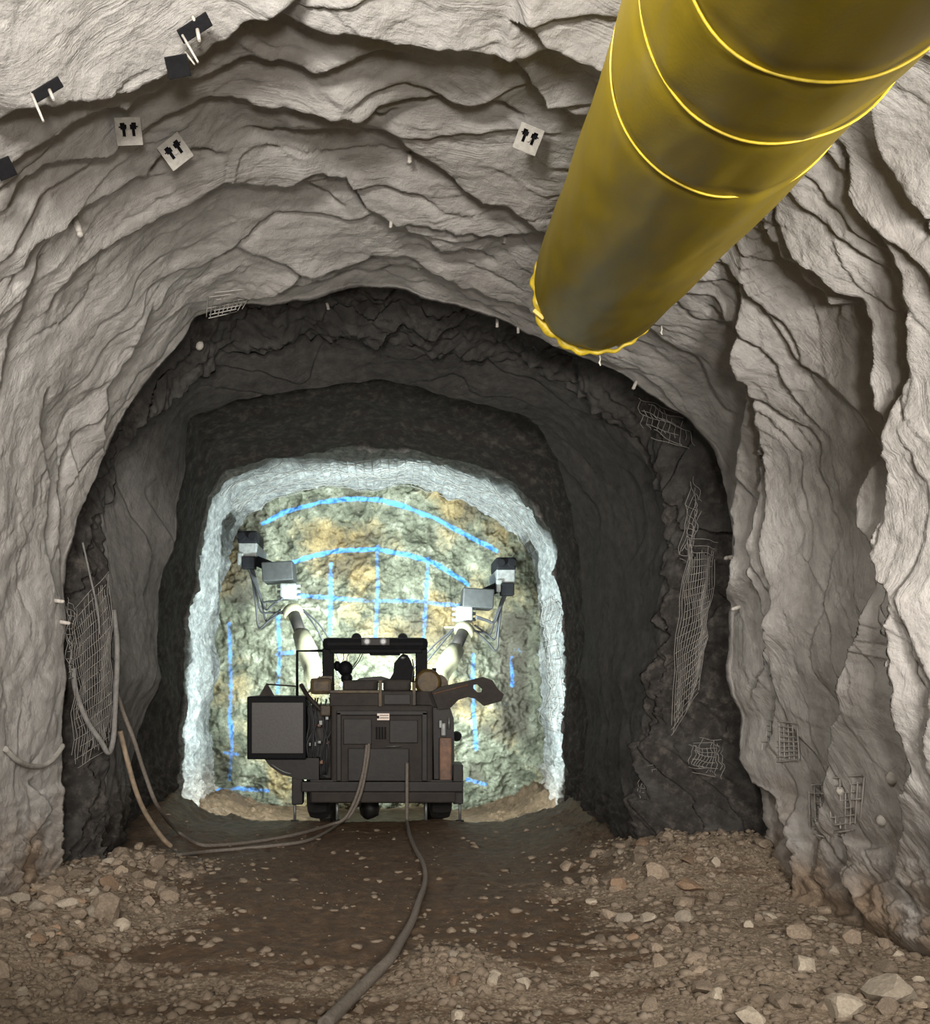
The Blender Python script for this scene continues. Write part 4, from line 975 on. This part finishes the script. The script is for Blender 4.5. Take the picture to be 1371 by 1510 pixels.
def scatter(n, xr, yr, dens, smin, smax, lab, grp, s0):
    c = 0; t = 0; kinds = {}
    while c < n and t < 6000:
        t += 1; X = rr.uniform(*xr); Y = rr.uniform(*yr)
        if rr.random() > dens(X, Y): continue
        z = FH(X, Y)
        if not visible((X, Y, z)): continue
        r_ = smin + (smax - smin) * rr.random() ** 1.7
        m_ = M_RED if rr.random() < .06 else (M_PALE if rr.random() < .16 else M_STONE)
        tone = {'tan_stone': 'tan', 'reddish_stone': 'reddish', 'pale_stone': 'pale'}[m_.name]
        size = 'large' if r_ > smin + .6 * (smax - smin) else ('middle-sized' if r_ > smin + .25 * (smax - smin) else 'small')
        place = 'at the near end' if Y < 6.4 else ('in the middle' if Y < 8 else 'at the far end')
        o = stone((X, Y, z + r_ * .10), r_, m_, 'stone', grp, s0 + c); c += 1
        kinds.setdefault(f'{size} {tone} stones {place} {lab}', []).append((X / Y, o))
    for key, lst in kinds.items():
        lst.sort(key=lambda q: q[0])
        for i, (_, o) in enumerate(lst):
            o['label'] = f'{ordinal(i + 1)} from left among {key}' if len(lst) > 1 else f'only one among {key}'
scatter(165, (-3.1, -1.6), (5.4, 9.6), lambda X, Y: float(sstep(-1.65, -2.3, np.array(X))), .035, .10, 'of the left heap', 'rubble along the left wall', 2000)
scatter(125, (1.25, 3.5), (4.8, 9.8), lambda X, Y: .25 + .75 * float(sstep(1.3, 2.4, np.array(X))), .03, .10, 'of the right bank', 'rubble along the right wall', 3000)
scatter(24, (.1, .75), (5.5, 6.9), lambda X, Y: math.exp(-((X - .42) / .3) ** 2 - ((Y - 6.2) / .45) ** 2), .02, .05, 'of the gravel mound', 'stones on the gravel mound', 4000)

# fine gravel nobody could count
bm = bmesh.new(); bmesh.ops.create_icosphere(bm, subdivisions=1, radius=1.0)
iv = np.array([v.co[:] for v in bm.verts]); itri = np.array([[v.index for v in f.verts] for f in bm.faces]); bm.free()
def gravel_stuff(name, n, sampler, smin, smax, mat, label):
    X, Y = sampler(n); Z = floor_h(X, Y); n = len(X)
    s_ = smin + (smax - smin) * RNG.random(n) ** 4
    pert = 1 + .9 * (RNG.random((n, len(iv))) - .5)
    vv = iv[None] * pert[..., None] * s_[:, None, None] * np.array([1.1, 1.0, .65])
    an = RNG.random(n) * 6.28; ca, sa = np.cos(an)[:, None], np.sin(an)[:, None]
    x_ = vv[..., 0] * ca - vv[..., 1] * sa; y_ = vv[..., 0] * sa + vv[..., 1] * ca
    vv = np.stack([x_ + X[:, None], y_ + Y[:, None], vv[..., 2] + (Z - s_ * .05)[:, None]], -1).reshape(-1, 3)
    ff = (itri[None] + (np.arange(n) * len(iv))[:, None, None]).reshape(-1, 3)
    me = bpy.data.meshes.new(name); me.vertices.add(len(vv)); me.vertices.foreach_set('co', vv.reshape(-1).astype(np.float32))
    me.loops.add(ff.size); me.loops.foreach_set('vertex_index', ff.reshape(-1).astype(np.int32))
    me.polygons.add(len(ff)); me.polygons.foreach_set('loop_start', np.arange(0, ff.size, 3, dtype=np.int32)); me.polygons.foreach_set('loop_total', np.full(len(ff), 3, dtype=np.int32))
    me.update(calc_edges=True); me.materials.append(mat)
    o = bpy.data.objects.new(name, me); COL.objects.link(o)
    return tag(o, label, 'gravel', None, 'stuff')
def samp(prob):
    def f(n):
        X = RNG.uniform(-3.3, 3.7, n * 6); Y = np.exp(RNG.uniform(math.log(4.6), math.log(12.2), n * 6)); pr = prob(X, Y)
        k = RNG.random(n * 6) < pr; return X[k][:n], Y[k][:n]
    return f
def dens(X, Y):
    wv = .5 * fbm(X * .8, Y * 1.1, 3, 222)
    b_ = sstep(-1.3, -2.4, X + wv) + sstep(1.0, 2.3, X + wv)
    pat = sstep(0.1, .6, fbm(X * .9, Y * 2.6, 4, 220)) * (1.4 - sstep(7, 10, Y))
    nearb = 1 - sstep(5.8, 6.6, Y + .5 * perlin(X * 1.3, Y * 1.1, 155))
    return np.clip(.012 + (.6 - .3 * sstep(0.5, 1.5, X)) * b_ * (1 - sstep(9.8, 10.5, Y)) + .16 * pat + .22 * nearb + .6 * np.exp(-((X - .42) / .3) ** 2 - ((Y - 6.2) / .45) ** 2), 0, 1)
M_GRAVEL = stone_mat('gravel', (.16, .115, .078), (.29, .228, .165), (.46, .385, .30))
gravel_stuff('gravel', 13000, samp(dens), .006, .05, M_GRAVEL, 'loose brown gravel scattered over floor and banks')

# ------------------------------------------------------------------ housings made up for the added, unseen lamps
for lx, ly, lz, tx, ty, tz, sx, lab in ((-0.9, 1.2, 4.45, .2, 7, 4.8, 1.0, 'added unseen lamp hung under the crown above the photographer'), (0.4, -3.0, 1.7, .8, 3.5, 3.2, .8, 'added unseen lamp on a low mast behind the photographer'), (2.5, 1.5, 2.9, 1.9, 8, 2.7, .7, 'added unseen lamp on the right wall beside the photographer'), (-2.2, 3.2, 2.8, -1.6, 9, 2.5, .6, 'added unseen lamp on the left wall beside the photographer')):
    R = (Vector((tx, ty, tz)) - Vector((lx, ly, lz))).to_track_quat('-Z', 'Y').to_matrix()
    root = empty('added_lamp', (lx, ly, lz), lab, 'added lamp')
    MB().box(Vector((lx, ly, lz)) + R @ Vector((0, 0, .07)), (sx / 2 + .03, .43, .04), R, .02).build('added_lamp_housing', M_DARK, root)
    top = Vector((lx, ly, lz)) + R @ Vector((0, 0, .1)); rad = Vector((lx, 0, lz - ZC)).normalized()
    MB().cyl(top, (top + Vector((rad.x, 0, rad.z)) * .75) if lz > 2 else Vector((top.x, top.y, 0)), .02, 8).build('added_lamp_arm', M_DARK, root)
